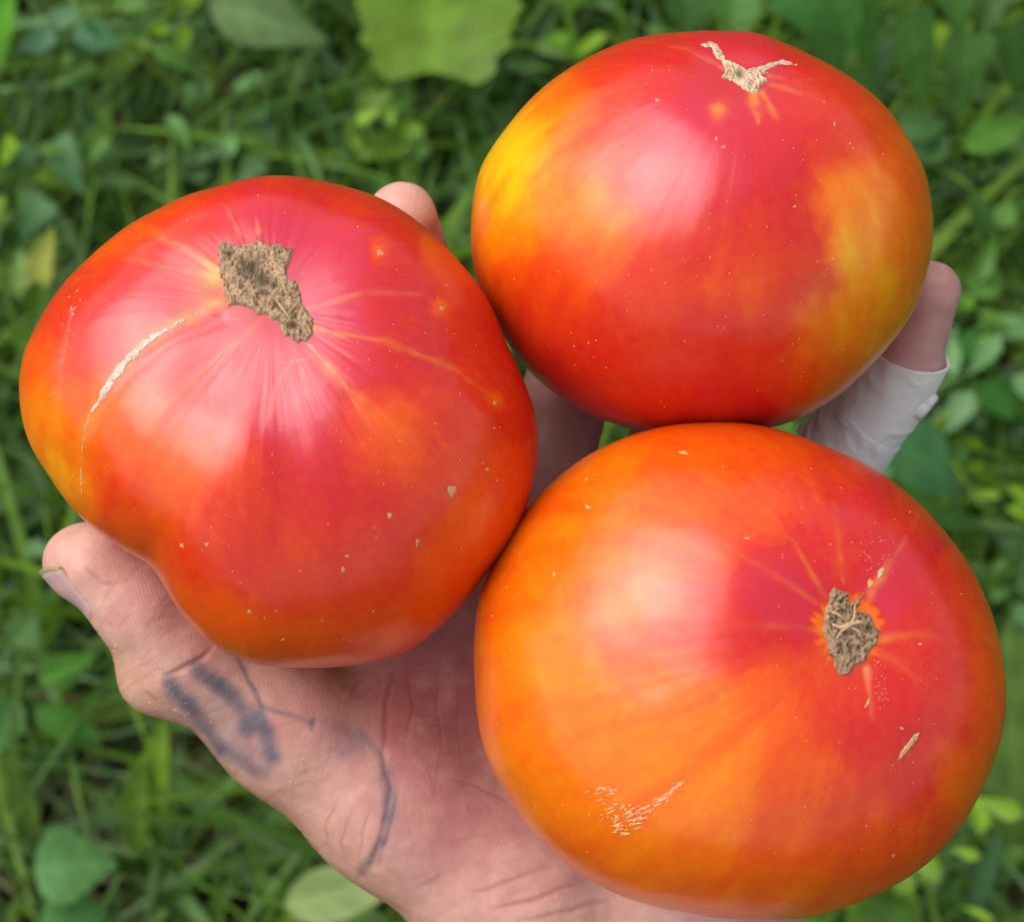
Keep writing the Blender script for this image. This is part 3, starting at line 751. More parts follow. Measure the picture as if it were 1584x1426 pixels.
# refine the part of the palm and thumb that shows
import bmesh
hpx = to_px(HV)
e1 = HV[HF[:, 2]] - HV[HF[:, 0]]; e2 = HV[HF[:, 3]] - HV[HF[:, 1]]; fn = np.cross(e1, e2); fz = fn[:, 2]
fc = hpx[HF].mean(1)
show = (fz > 0) & (fc[:, 1] > 780) & (fc[:, 1] < 1450) & (fc[:, 0] < 980) & (fc[:, 0] > 20) & (fc[:, 0] * 0.92 + 330 < fc[:, 1] + 560)
bm = bmesh.new()
bv = [bm.verts.new(v) for v in HV.tolist()]
sel = set()
for k, f in enumerate(HF.tolist()):
    bf = bm.faces.new([bv[i] for i in f])
    if show[k]: sel.update(bf.edges)
for _ in range(2):
    bmesh.ops.smooth_vert(bm, verts=bm.verts, factor=0.5, use_axis_x=True, use_axis_y=True, use_axis_z=True)
bmesh.ops.subdivide_edges(bm, edges=list(sel), cuts=1, use_grid_fill=True, smooth=0.3)
me = bpy.data.meshes.new('palm'); bm.normal_update(); bm.to_mesh(me); bm.free()
nv = len(me.vertices); V = np.zeros(nv * 3, np.float32); me.vertices.foreach_get('co', V); V = V.reshape(-1, 3).astype(float)
Nn = np.zeros(nv * 3, np.float32); me.vertices.foreach_get('normal', Nn); Nn = Nn.reshape(-1, 3)
px = to_px(V); fr = sstep(-0.15, 0.25, Nn[:, 2])
cre = np.zeros(nv)
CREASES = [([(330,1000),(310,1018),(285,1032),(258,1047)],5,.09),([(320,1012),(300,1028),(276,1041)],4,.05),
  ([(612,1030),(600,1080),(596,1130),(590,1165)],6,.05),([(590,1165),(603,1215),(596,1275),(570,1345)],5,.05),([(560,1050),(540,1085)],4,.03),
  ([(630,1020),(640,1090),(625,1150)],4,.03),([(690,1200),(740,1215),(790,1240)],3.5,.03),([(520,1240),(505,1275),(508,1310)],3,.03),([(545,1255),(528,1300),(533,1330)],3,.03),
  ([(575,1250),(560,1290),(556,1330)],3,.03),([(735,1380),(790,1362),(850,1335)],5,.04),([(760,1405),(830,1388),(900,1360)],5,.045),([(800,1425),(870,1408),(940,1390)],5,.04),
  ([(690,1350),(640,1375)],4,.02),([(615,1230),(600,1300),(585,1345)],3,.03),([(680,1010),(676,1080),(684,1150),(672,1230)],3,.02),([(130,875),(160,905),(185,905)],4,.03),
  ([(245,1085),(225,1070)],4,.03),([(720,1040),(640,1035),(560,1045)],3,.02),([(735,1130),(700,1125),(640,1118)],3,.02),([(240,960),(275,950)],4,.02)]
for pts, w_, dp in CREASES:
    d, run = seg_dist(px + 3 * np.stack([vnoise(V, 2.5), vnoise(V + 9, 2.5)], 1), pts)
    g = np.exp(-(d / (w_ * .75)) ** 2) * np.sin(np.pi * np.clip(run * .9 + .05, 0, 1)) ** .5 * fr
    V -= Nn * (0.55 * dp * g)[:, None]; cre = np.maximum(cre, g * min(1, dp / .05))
vis = np.where((Nn[:, 2] > .1) & (px[:, 1] > 790) & (px[:, 1] < 1460) & (px[:, 0] < 1000))[0]
fine = np.zeros(nv)
for q_ in range(150):
    if q_ < 95: x0_, y0_ = random.uniform(330, 900), 0; y0_ = random.uniform(1020, 1420); a0 = random.choice([-.35, -.45, 1.45, 1.7, 1.25]) + random.gauss(0, .12) if x0_ < 720 else random.gauss(-.38, .12)
    else: x0_, y0_ = random.uniform(150, 420), random.uniform(860, 1180); a0 = random.gauss(-.75, .25)
    ln_ = random.uniform(14, 55); bn = random.gauss(0, .2)
    pts_ = [(x0_ - math.cos(a0) * ln_, y0_ - math.sin(a0) * ln_), (x0_, y0_), (x0_ + math.cos(a0 + bn) * ln_, y0_ + math.sin(a0 + bn) * ln_)]
    pv = px[vis]; near_ = np.hypot(pv[:, 0] - x0_, pv[:, 1] - y0_) < ln_ + 8; vv = vis[near_]
    d, run = seg_dist(px[vv] + 2 * np.stack([vnoise(V[vv], 3), vnoise(V[vv] + 9, 3)], 1), pts_)
    fine[vv] = np.maximum(fine[vv], np.exp(-(d / 1.9) ** 2) * np.sin(np.pi * run) ** .5 * random.uniform(.3, 1))
V -= Nn * (0.010 * fine)[:, None]
V += Nn * (0.035 * fbm(V, 0.9, 3) + 0.010 * fbm(V, 4, 2))[:, None]
# colour of the skin: pink pads, redder hollow with its shade painted in, tan outer edge, faded ink
C = np.tile(np.array([0.60, 0.335, 0.27]), (nv, 1))
def blend(w, col):
    global C
    w = np.clip(w, 0, 1)[:, None]; C = C * (1 - w) + np.array(col) * w
def blob(x, y, rx, ry, ang, wob=12):
    ca, sa = math.cos(ang), math.sin(ang); dx = px[:, 0] - x + wob * vnoise(V, 1.1); dy = px[:, 1] - y + wob * vnoise(V + 5, 1.1)
    u = (dx * ca + dy * sa) / rx; v = (-dx * sa + dy * ca) / ry; return np.exp(-(u * u + v * v))
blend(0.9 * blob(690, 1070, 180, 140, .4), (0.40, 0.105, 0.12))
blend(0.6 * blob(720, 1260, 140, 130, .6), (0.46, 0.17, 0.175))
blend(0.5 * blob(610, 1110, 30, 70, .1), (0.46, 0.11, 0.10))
blend(0.55 * blob(180, 870, 50, 40, .7), (0.60, 0.25, 0.20))
blend(0.6 * blob(300, 975, 60, 40, .7), (0.52, 0.2, 0.18))
edge = sstep(0.75, 0.2, Nn[:, 2]) * (px[:, 1] > 1000) * (px[:, 0] < 700)
blend(0.75 * edge, (0.46, 0.23, 0.12)); blend(.4 * blob(330, 1190, 130, 50, .62), (0.52, 0.28, 0.17)); blend(.45 * blob(500, 1330, 150, 60, .7), (0.52, 0.28, 0.18))
blend(0.35 * blob(225, 1080, 70, 45, .8), (0.50, 0.28, 0.13))
blend(0.5 * (px[:, 1] < 780) * (px[:, 0] > 760) * (px[:, 0] < 1200), (0.42, 0.14, 0.15)); blend(.45 * (px[:, 0] > 1300), (0.60, 0.34, 0.36))  # skin in the gap between the fruits painted darker for the shade there
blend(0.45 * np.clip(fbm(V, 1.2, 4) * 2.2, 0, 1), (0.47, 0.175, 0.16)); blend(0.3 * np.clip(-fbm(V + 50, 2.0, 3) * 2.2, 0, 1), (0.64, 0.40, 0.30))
blend(0.36 * fine * (1 - .5 * sstep(1250, 1350, px[:, 1])), (0.36, 0.12, 0.10)); blend(0.6 * cre, (0.36, 0.10, 0.09))  # shade of lines and creases put into the colour, grooves stay shallow
INK = (0.085, 0.095, 0.125)
INKS = [([(308,1034),(345,1066),(372,1098),(384,1128)],15,.78),([(396,1108),(412,1135),(420,1168)],15,.82),([(345,1062),(368,1078)],16,.5),([(384,1128),(402,1120)],13,.7),
  ([(264,1058),(290,1088)],17,.78),([(290,1088),(322,1122),(345,1158)],12,.62),([(345,1158),(380,1180),(402,1194)],13,.45),([(276,1075),(300,1110),(330,1145)],9,.4),
  ([(369,1022),(380,1045),(390,1066),(400,1092)],5,.62),([(400,1092),(440,1104),(484,1119)],6,.45),([(484,1112),(482,1128)],5,.5),
  ([(508,1118),(540,1128),(556,1150),(535,1165)],13,.28),([(556,1130),(588,1165),(596,1195)],7,.38),([(596,1200),(604,1232),(600,1265)],13,.5),([(600,1265),(590,1300)],9,.45),([(588,1300),(574,1328),(560,1350)],9,.62)]
_al = px @ np.array([0.62, 0.78]); _ac = px @ np.array([0.78, -0.62])
hatch = np.clip(0.9 + 0.24 * fbm(np.stack([_al * .16, _ac * .012, V[:, 2] * 0], 1), 1.0, 3), 0, 1.1)
blend(0.55 * blob(385, 1165, 60, 30, .6), (0.18, 0.15, 0.16)); blend(0.42 * blob(325, 1100, 75, 48, .85), (0.20, 0.16, 0.17)); blend(0.38 * blob(548, 1145, 45, 32, .3), (0.22, 0.16, 0.19)); blend(0.4 * blob(598, 1245, 14, 60, -.1), (0.20, 0.15, 0.18))
for pts, w_, st in INKS:
    d, _ = seg_dist(px + 4 * np.stack([vnoise(V, 2.2), vnoise(V + 3, 2.2)], 1), pts)
    blend(1.25 * st * (1 - sstep(w_ * .1, w_ * 1.45, d)) * hatch * (0.85 + .35 * fbm(V, 2, 3)) * (Nn[:, 2] > -.1), INK)
C = np.clip(C, 0.01, 0.8)
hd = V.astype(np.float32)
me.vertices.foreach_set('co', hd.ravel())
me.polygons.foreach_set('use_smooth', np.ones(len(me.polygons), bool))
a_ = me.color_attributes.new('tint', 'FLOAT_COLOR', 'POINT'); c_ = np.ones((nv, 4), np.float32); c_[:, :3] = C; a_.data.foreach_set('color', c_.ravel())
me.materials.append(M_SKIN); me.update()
hand = bpy.data.objects.new('hand', None); COL.objects.link(hand); hand.matrix_world = ML; hand.empty_display_size = 0.02
tag(hand, 'open left hand with tattooed thumb base and taped finger, holding three tomatoes', 'hand')
body = obj('palm', me, hand)
body['label'] = 'bare skin of palm, thumb and fingers with faded tattoo lines'
hb = BVHTree.FromPolygons([Vector(v) for v in V.tolist()], [list(p.vertices) for p in me.polygons])

# thumb nail: wraps the outer side of the last joint
ua = loc(152, 872, -2.2); ub = loc(285, 1012, -3.0); u = (ua - ub) / np.linalg.norm(ua - ub)
wv = np.cross(u, [0, 0, 1.0]); wv /= np.linalg.norm(wv)
if wv[0] > 0: wv = -wv
ax2 = np.cross(u, wv); ax2 = ax2 if ax2[2] > 0 else -ax2
NV = []; NC = []; na, nb = 22, 16
for i_ in range(na):
    s_ = -0.85 + (0.85 + 0.80) * i_ / (na - 1)           # along the thumb, tip positive
    for j_ in range(nb):
        f_ = -1 + 2 * j_ / (nb - 1); root_c = 1 - 0.42 * f_ * f_
        ss = s_ if s_ > 0 else s_ * root_c
        ph_ = 0.40 + f_ * 0.56
        dr = math.cos(ph_) * wv + math.sin(ph_) * ax2
        cpt = ua + u * min(ss, 0.15) 
        hit = hb.ray_cast(Vector((cpt + dr * 3).tolist()), Vector((-dr).tolist()))
        p_ = np.array(hit[0]) if hit[0] else cpt + dr * .85
        lift = 0.022 - 0.07 * (abs(f_) > .97) - 0.06 * (i_ == 0) - 0.03 * (i_ == 1) - 0.02 * (abs(f_) > .8)
        p_ = p_ + dr * lift
        if ss > 0.15: p_ = p_ + u * (ss - 0.15) * (1 - .22 * f_ * f_) * .95 + dr * (-.10 * (ss - .15)) * (1 - f_ * f_)
        NV.append(p_); 
        col = np.array([0.60, 0.34, 0.32])
        if ss > 0.72: col = np.array([0.34, 0.27, 0.12])
        elif ss > 0.60: col = np.array([0.62, 0.50, 0.40])
        if i_ < 3: col = np.array([0.58, 0.32, 0.27])
        NC.append(col)
NF = [[i_ * nb + j_, i_ * nb + j_ + 1, (i_ + 1) * nb + j_ + 1, (i_ + 1) * nb + j_] for i_ in range(na - 1) for j_ in range(nb - 1)]
nail = obj('thumbnail', mesh_np('thumbnail', NV, NF, [M_NAIL], True, np.array(NC)), hand)
md = nail.modifiers.new('thick', 'SOLIDIFY'); md.thickness = 0.03; md.offset = -1

# grit stuck on the thumb
GV, GF, GC = [], [], []
def grit(px_, py_, r_):
    o_ = Vector((0, 0, D0)); d_ = (Vector(loc(px_, py_, 0).tolist()) - o_).normalized()
    h_, n_, _, _ = hb.ray_cast(o_, d_)
    if h_ is None: return
    b = len(GV); c0 = np.array(h_); sx = [random.uniform(.6, 1.4) for _ in range(3)]
    for v in ((1,0,0),(-1,0,0),(0,1,0),(0,-1,0),(0,0,1),(0,0,-1)):
        GV.append(c0 + np.array(v) * r_ * sx[abs(v.index(1) if 1 in v else v.index(-1))])
        GC.append(np.array([0.72, 0.52, 0.26]) * random.uniform(.6, 1.15))
    for f in ((0,2,4),(2,1,4),(1,3,4),(3,0,4),(2,0,5),(1,2,5),(3,1,5),(0,3,5)): GF.append([b + i for i in f])
for k in range(320):
    cx_, cy_, sx_, sy_ = random.choice([(195,1078,14,12),(240,1040,22,18),(235,1015,40,26),(270,1095,14,8),(228,1090,18,10),(175,1030,12,16),(470,1180,16,8),(465,1210,14,8)])
    grit(random.gauss(cx_, sx_), random.gauss(cy_, sy_), random.uniform(.007, .019) * (1 if random.random() < .85 else 1.6))
for k in range(40): grit(random.gauss(85, 6) + k * .2, random.gauss(855, 5) + k * .4, .007)
g_ = obj('dirt', mesh_np('dirt', GV, GF, [M_GRIT], False, np.array(GC)), hand); g_['kind'] = 'stuff'
g_['label'] = 'dry yellowish dirt crumbs stuck on the thumb'

# bandage round the little finger
def fpoint(t):
    P3 = [loc(*p[0]) for p in PK]; rr = [p[1] * (D0 - p[0][2]) / FPX for p in PK]
    k = min(int(t), 3); f = t - k
    # smooth centre line
    pm = P3[max(k - 1, 0)]; pn = P3[min(k + 2, 4)]; a, b = P3[k], P3[k + 1]
    c = 0.5 * ((2 * a) + (-pm + b) * f + (2 * pm - 5 * a + 4 * b - pn) * f * f + (-pm + 3 * a - 3 * b + pn) * f ** 3)
    return c, rr[k] + (rr[k + 1] - rr[k]) * f
def wrap(name, t0, t1, off, seed, skew=0.0, amp=1.0):
    nA, nB = 72, 54; V = []
    for i in range(nB):
        t = t0 + (t1 - t0) * i / (nB - 1)
        for j in range(nA):
            a = 2 * math.pi * j / nA
            tt = t + skew * math.cos(a + .6) * (1 - 0.0)
            c, r_ = fpoint(min(max(tt, 0), 3.99)); c2, _ = fpoint(min(max(tt + .03, .03), 3.999)); c1, _ = fpoint(max(tt - .03, 0))
            tg = c2 - c1; tg /= np.linalg.norm(tg)
            uu = np.cross(tg, [0, 0, 1.0]); uu /= np.linalg.norm(uu); ww = np.cross(tg, uu)
            q = np.array([[t * 2.2 + 0.7 * math.cos(a + 1), math.cos(a) * .8 + seed, math.sin(a) * .8]])
            fold = float(fbm(q, 1.6, 3)[0]); rid = float(1 - abs(vnoise(q + 20, 2.4)[0]) * 2)
            r2 = r_ + off + amp * (0.055 * fold + 0.035 * max(0, rid))
            # loose hump at the outer side
            # creases gather towards the knuckle
            V.append(c + r2 * (math.cos(a) * uu + math.sin(a) * ww))
    F = [[i * nA + j, i * nA + (j + 1) % nA, (i + 1) * nA + (j + 1) % nA, (i + 1) * nA + j] for i in range(nB - 1) for j in range(nA)]
    o = obj(name, mesh_np(name, V, F, [M_TAPE]), None)
    m = o.modifiers.new('thick', 'SOLIDIFY'); m.thickness = 0.05; m.offset = -1
    return o
bd = bpy.data.objects.new('bandage', None); COL.objects.link(bd); bd.parent = hand
bd['label'] = 'white cloth tape wrapped round the outer finger'
w1 = wrap('tape_wrap', 2.22, 3.16, 0.13, 1.0, skew=0.03, amp=.8); w1.parent = bd
w2 = wrap('tape_wrap', 1.70, 2.34, 0.14, 5.0, skew=-0.06, amp=1.1); w2.parent = bd
# loose end of the tape standing off on the outer side
FV = []; fa, fb = 16, 12
base = loc(1428, 606, -4.7)
for i in range(fa):
    for j in range(fb):
        x_ = (-26 + 52 * i / (fa - 1)) * .62; y_ = (-24 + 48 * j / (fb - 1)) * .7
        rr = max(0, 1 - (x_ / 27) ** 4 * .5 - (y_ / 25) ** 2 * .9)
        ang = R(-52); X_, Y_ = x_ * math.cos(ang) - y_ * math.sin(ang), x_ * math.sin(ang) + y_ * math.cos(ang)
        p = loc(1417 + X_, 610 + Y_, -5.1 + 0.5 * rr ** .6 + .04 * math.sin(i * .9))
        FV.append(p)
FF = [[i * fb + j, (i + 1) * fb + j, (i + 1) * fb + j + 1, i * fb + j + 1] for i in range(fa - 1) for j in range(fb - 1)]
fl = obj('tape_end', mesh_np('tape_end', FV, FF, [M_TAPE]), bd); md = fl.modifiers.new('thick', 'SOLIDIFY'); md.thickness = 0.3; md.offset = -1

# ------------------------------------------------------------------ vegetation
def rotz(a): return Matrix.Rotation(a, 3, 'Z')
GREENS = np.array([[0.12, 0.24, 0.09], [0.15, 0.27, 0.02], [0.07, 0.16, 0.02], [0.11, 0.23, 0.022], [0.13, 0.26, 0.028], [0.09, 0.20, 0.035], [0.13, 0.25, 0.02], [0.11, 0.22, 0.06]])

def blades(name, n, region, h_rng, w_rng, lean, cols, seg=6, kindlabel=None, dens=None, cat='grass'):
    x = rng.uniform(region[0], region[1], n); y = rng.uniform(region[2], region[3], n)
    if dens is not None:
        k = rng.random(n) < dens(x, y); x, y = x[k], y[k]; n = len(x)
    h = rng.uniform(*h_rng, n); w = rng.uniform(*w_rng, n); az_ = rng.uniform(0, 2 * math.pi, n); ln = rng.uniform(*lean, n)
    sa = az_ + rng.uniform(-1.2, 1.2, n) + math.pi / 2
    V = np.zeros((n, seg + 1, 2, 3)); cur = rng.uniform(0.6, 1.8, n)
    ang = np.zeros(n); px_ = x.copy(); py_ = y.copy(); pz = np.zeros(n) - .005; 
    for s_ in range(seg + 1):
        f = s_ / seg
        a = np.minimum(ln + cur * f, 2.0)
        wd = w * (0.55 + 0.9 * f) * (1 - f) ** 0.6 if False else w * np.where(f < .35, .6 + f * 1.15, 1.0 - ((f - .35) / .65) ** 1.6)
        V[:, s_, 0] = np.stack([px_ - np.cos(sa) * wd / 2, py_ - np.sin(sa) * wd / 2, pz], 1)
        V[:, s_, 1] = np.stack([px_ + np.cos(sa) * wd / 2, py_ + np.sin(sa) * wd / 2, pz], 1)
        st = h / seg
        px_ = px_ + np.sin(a) * np.cos(az_) * st; py_ = py_ + np.sin(a) * np.sin(az_) * st; pz = np.maximum(pz + np.cos(a) * st, 0.004)
    base = (np.arange(n) * (seg + 1) * 2)[:, None]
    F = np.concatenate([base + np.array([[2 * s_, 2 * s_ + 1, 2 * s_ + 3, 2 * s_ + 2]]) for s_ in range(seg)], 0)
    c = cols[rng.integers(0, len(cols), n)] * rng.uniform(.45, 1.45, (n, 1)); C = np.repeat(c * (0.88 if cat == 'grass' else 1), (seg + 1) * 2, axis=0)
    o = obj(name, mesh_np(name, V.reshape(-1, 3), F, [M_LEAF], True, C))
    tag(o, kindlabel, cat, kind='stuff'); return o

def leaf_template(nl=7, shape='ovate'):
    """unit leaf along +Y, folded along the midrib: 3 columns either side"""
    V = []; cols_ = (-1, -.5, 0, .5, 1)
    for i in range(nl + 1):
        f = i / nl
        if shape == 'ovate': w = 1.1 * math.sin(math.pi * f ** .7) ** .95 * (1 - .3 * f)
        elif shape == 'heart': w = (1.25 * (1 - f) ** .75 * (min(1, f * 6 + .45)))
        else: w = math.sin(math.pi * min(1, f * .93 + .05)) ** .7
        if i == nl: w = 0.02
        for c in cols_: V.append((c * w / 2, f - (.12 * abs(c) if shape == 'heart' and i == 0 else 0), 0))
    F = []
    for i in range(nl):
        for j in range(4): a = i * 5 + j; F.append([a, a + 1, a + 6, a + 5])
    return np.array(V), np.array(F)

def leaf_cloud(name, centres, dirs, tilt, size, width, colr, label, cat='ground cover'):
    TV, TF = leaf_template(5)
    n = len(centres); m = len(TV)
    f = TV[:, 1]; x = TV[:, 0]
    fold = rng.uniform(.1, .5, n); droop = rng.uniform(.1, .6, n)
    L = np.zeros((n, m, 3))
    L[:, :, 0] = x[None] * width[:, None]; L[:, :, 1] = f[None] * size[:, None]
    L[:, :, 2] = np.abs(x)[None] * width[:, None] * fold[:, None] - (f ** 2)[None] * size[:, None] * droop[:, None]
    roll = rng.normal(0, .35, n)
    cr_, sr = np.cos(roll)[:, None], np.sin(roll)[:, None]
    X0 = L[:, :, 0] * cr_ + L[:, :, 2] * sr; Z0 = -L[:, :, 0] * sr + L[:, :, 2] * cr_; Y0 = L[:, :, 1]
    ct, st = np.cos(tilt)[:, None], np.sin(tilt)[:, None]
    Y1 = Y0 * ct - Z0 * st; Z1 = Y0 * st + Z0 * ct
    ca, sa = np.cos(dirs)[:, None], np.sin(dirs)[:, None]
    W = np.stack([X0 * ca - Y1 * sa, X0 * sa + Y1 * ca, Z1], 2) + centres[:, None, :]
    W[:, :, 2] = np.maximum(W[:, :, 2], .003)
    F = (np.arange(n) * m)[:, None, None] + TF[None]
    o = obj(name, mesh_np(name, W.reshape(-1, 3), F.reshape(-1, 4), [M_LEAF], True, np.repeat(colr, m, axis=0)))
    tag(o, label, cat, kind='stuff'); return o

near = (-.62, .62, -.25, 1.05)
DRY = np.array([[0.20, 0.12, 0.06], [0.27, 0.19, 0.10], [0.12, 0.07, 0.035], [0.30, 0.22, 0.13]])
BARE = ground(190, 1290, .03)
bare = lambda x, y: 1 - .8 * np.exp(-(((x - BARE.x) / .13) ** 2 + ((y - BARE.y) / .12) ** 2))
blades('grass', 14000, near, (.07, .22), (.002, .0062), (.15, 1.2), GREENS, dens=bare, kindlabel='tangled green grass blades covering the ground below the hand')
blades('grass', 2200, near, (.12, .25), (.006, .0105), (.3, 1.2), GREENS, kindlabel='wider long grass blades arching over the finer grass')
blades('grass', 22000, (-2.6, 2.6, -2.4, 2.8), (.08, .22), (.004, .008), (.1, .9), GREENS, seg=4, kindlabel='green grass spreading away from the spot below the hand',
       dens=lambda x, y: np.where((np.abs(x) < .62) & (y > -.25) & (y < 1.05), 0, 1))
blades('dry_grass', 3400, near, (.06, .18), (.002, .006), (.9, 1.5), DRY, kindlabel='dry brown straw lying on the soil under the grass', cat='dry grass')
# ground cover: small leaves set in whorls on creeping stems
nc = 560
cx = rng.uniform(near[0], near[1], nc); cy = rng.uniform(near[2], near[3], nc)
kk = rng.random(nc) < bare(cx, cy); cx, cy = cx[kk], cy[kk]; nc = len(cx)
chh = rng.uniform(.02, .13, nc)
per = 8
cen = np.repeat(np.stack([cx, cy, chh], 1), per, axis=0); n = len(cen)
dirs = rng.uniform(0, 2 * math.pi, n)
cen[:, 0] += rng.normal(0, .016, n); cen[:, 1] += rng.normal(0, .016, n); cen[:, 2] = np.abs(cen[:, 2] + rng.normal(0, .015, n)) + .005
cl = np.repeat(GREENS[rng.integers(0, 8, nc)], per, axis=0) * rng.uniform(.6, 1.4, (n, 1))
sz = rng.uniform(.012, .031, n)
leaf_cloud('creeping_weeds', cen, dirs, rng.normal(-.05, .35, n), sz, sz * rng.uniform(.25, .7, n), cl, 'mass of small oval weed leaves between the grass blades')

# individual plants
_tmpl = {}
def leaf_mesh(kind, length, width, colr, fold=.25, droop=.35, teeth=0):
    nl = 14; V = []; C = []; colsn = 9
    for i in range(nl + 1):
        f = i / nl
        if kind == 'lobed': w = 1.0 * (math.sin(math.pi * min(1, f * .85 + .13)) ** .6)
        elif kind == 'heart': w = 1.15 * (1 - f) ** .7 * min(1, f * 5 + .5)
        elif kind == 'blade': w = math.sin(math.pi * min(1, f * .9 + .08)) ** .55
        else: w = 1.1 * math.sin(math.pi * f ** .7) ** .9 * (1 - .28 * f)
        if i == nl: w = .01
        tz = 1 + teeth * (0.5 if i % 2 else -0.5)
        for j in range(colsn):
            c = -1 + 2 * j / (colsn - 1); ac = abs(c)
            ww = w * (tz if ac > .8 else 1)
            x = c * ww * width / 2; y = length * (f - (.10 * ac if kind in ('heart', 'lobed') and f < .3 else 0) + .03 * ac * (1 - f))
            z = ac * fold * width / 2 * w - droop * length * f * f + .02 * width * math.sin(f * 16 + ac * 5) * ac
            V.append((x, y, z))
            vein = 1.25 if j == colsn // 2 else (1.0 + .10 * math.sin(f * 30 - ac * 6))
            C.append(np.array(colr) * vein)
    F = [[i * colsn + j, i * colsn + j + 1, (i + 1) * colsn + j + 1, (i + 1) * colsn + j] for i in range(nl) for j in range(colsn - 1)]
    return mesh_np('leaf', V, F, [M_LEAF], True, np.array(C))

def tube(pts, r0, r1, colr, name, parent):
    V = []; K = 6; pts = [Vector(p) for p in pts]
    for i, p in enumerate(pts):
        tg = (pts[min(i + 1, len(pts) - 1)] - pts[max(i - 1, 0)]).normalized(); u_ = tg.orthogonal().normalized(); w_ = tg.cross(u_)
        r_ = r0 + (r1 - r0) * i / (len(pts) - 1)
        for k in range(K): a = 2 * math.pi * k / K; V.append(p + (u_ * math.cos(a) + w_ * math.sin(a)) * r_)
    F = [[i * K + k, i * K + (k + 1) % K, (i + 1) * K + (k + 1) % K, (i + 1) * K + k] for i in range(len(pts) - 1) for k in range(K)]
    me = mesh_np(name, np.array([tuple(v) for v in V]), F, [M_LEAF], True, np.tile(colr, (len(V), 1)))
    return obj(name, me, parent)

def plant(name, label, cat, foot, leaves, stem_col=(0.11, 0.20, 0.03), stem_r=.0022, group=None):
    """foot: ground point in world; leaves: (base px, tip px, height base, height tip, width px, kind, colour)"""
    fp = ground(*foot, 0.0)
    root = bpy.data.objects.new(name, None); COL.objects.link(root); root.location = fp; root.empty_display_size = .02
    tag(root, label, cat, group)
    for (b, t, hb_, ht, wpx, kind, colr, *ex) in leaves:
        Pb = ground(*b, hb_) - fp; Pt = ground(*t, ht) - fp
        d = Pt - Pb; L = d.length; wd = wpx / FPX * (CAM_H - (hb_ + ht) / 2) / math.cos(TILT)
        fold = ex[0] if ex else .25; droop = ex[1] if len(ex) > 1 else .2; teeth = ex[2] if len(ex) > 2 else 0; roll = ex[3] if len(ex) > 3 else 0
        me_ = leaf_mesh(kind, L, wd, colr, fold, droop, teeth)
        o = obj('leaf', me_, root)
        yv = d.normalized(); xv = yv.cross(Vector((0, 0, 1))).normalized(); zv = xv.cross(yv)
        Mx = Matrix((xv, yv, zv)).transposed().to_4x4(); Mx = Matrix.Translation(Pb) @ Mx @ Matrix.Rotation(roll, 4, 'Y') @ Matrix.Rotation(droop * .8, 4, 'X')
        o.matrix_local = Mx
        mid = Vector((Pb.x * .45, Pb.y * .45, Pb.z * .75)) 
        pts = [Vector((0, 0, -.005)).lerp(mid, k / 3) if k < 3 else mid for k in range(4)] + [mid.lerp(Pb, k / 3) for k in (1, 2, 3)]
        tube(pts, stem_r, stem_r * .6, stem_col, 'stem', root)
    return root

G1, G2, G3, G4, G5 = (0.115, 0.215, 0.012), (0.065, 0.17, 0.03), (0.09, 0.18, 0.075), (0.05, 0.13, 0.022), (0.16, 0.24, 0.07)
plant('broadleaf_weed', 'bright yellow-green lobed leaf between the left and back tomatoes, at the top edge', 'plant', (668, 260),
      [((672,112),(690,-130),.12,.10,265,'lobed',G1,.12,.25,.14)], group='low plants growing in the grass')
plant('broadleaf_weed', 'grey-green broad leaf at the top edge, left of the bright lobed leaf', 'plant', (330, 60),
      [((318,8),(505,62),.15,.13,120,'ovate',(0.12,0.20,0.07),.15,.2),((390,-60),(430,60),.12,.12,95,'ovate',(0.10,0.19,0.06))])
plant('bean_plant', 'leafy bean plant with hanging pointed leaves in the top right corner', 'plant', (1450, 20),
      [((1405,25),(1425,168),.24,.20,78,'heart',G2),((1500,55),(1478,182),.23,.19,84,'heart',(0.075,0.17,0.04)),((1330,10),(1345,110),.20,.17,66,'heart',G2),((1285,-20),(1320,80),.22,.2,90,'heart',(0.05,0.16,0.03)),
       ((1360,60),(1362,130),.16,.14,48,'heart',G3),((1460,-60),(1490,60),.24,.22,84,'heart',G2),((1560,40),(1575,150),.20,.17,80,'heart',G4),((1545,-30),(1520,50),.2,.2,70,'heart',G4)],
      group=None)
plant('bean_plant', 'leafy plant with rounded leaves directly behind the back tomato, upper right', 'plant', (1240, 40),
      [((1140,-30),(1130,60),.16,.15,90,'ovate',G2),((1060,-30),(1070,55),.15,.13,80,'ovate',(0.07,0.17,0.04)),((1205,-10),(1270,50),.18,.17,80,'heart',(0.05,0.16,0.03)),((1260,50),(1310,120),.15,.13,70,'heart',G2),((1330,110),(1350,200),.14,.12,60,'heart',G4)])
plant('broadleaf_weed', 'bright pointed leaves right of the back tomato, beside its shoulder', 'plant', (1480, 260),
      [((1490,235),(1600,180),.15,.14,60,'ovate',(0.10,0.25,0.03)),((1385,205),(1470,190),.13,.12,62,'ovate',(0.08,0.18,0.05)),((1470,215),(1400,245),.12,.11,62,'ovate',(0.07,0.17,0.05)),((1450,255),(1500,290),.10,.1,50,'ovate',G4)])
plant('broadleaf_weed', 'broad blue-green leaf below the taped finger', 'plant', (1440, 800),
      [((1350,650),(1490,770),.16,.12,112,'ovate',(0.07,0.20,0.07),.2,.25),((1400,770),(1520,820),.09,.08,60,'ovate',G4)])
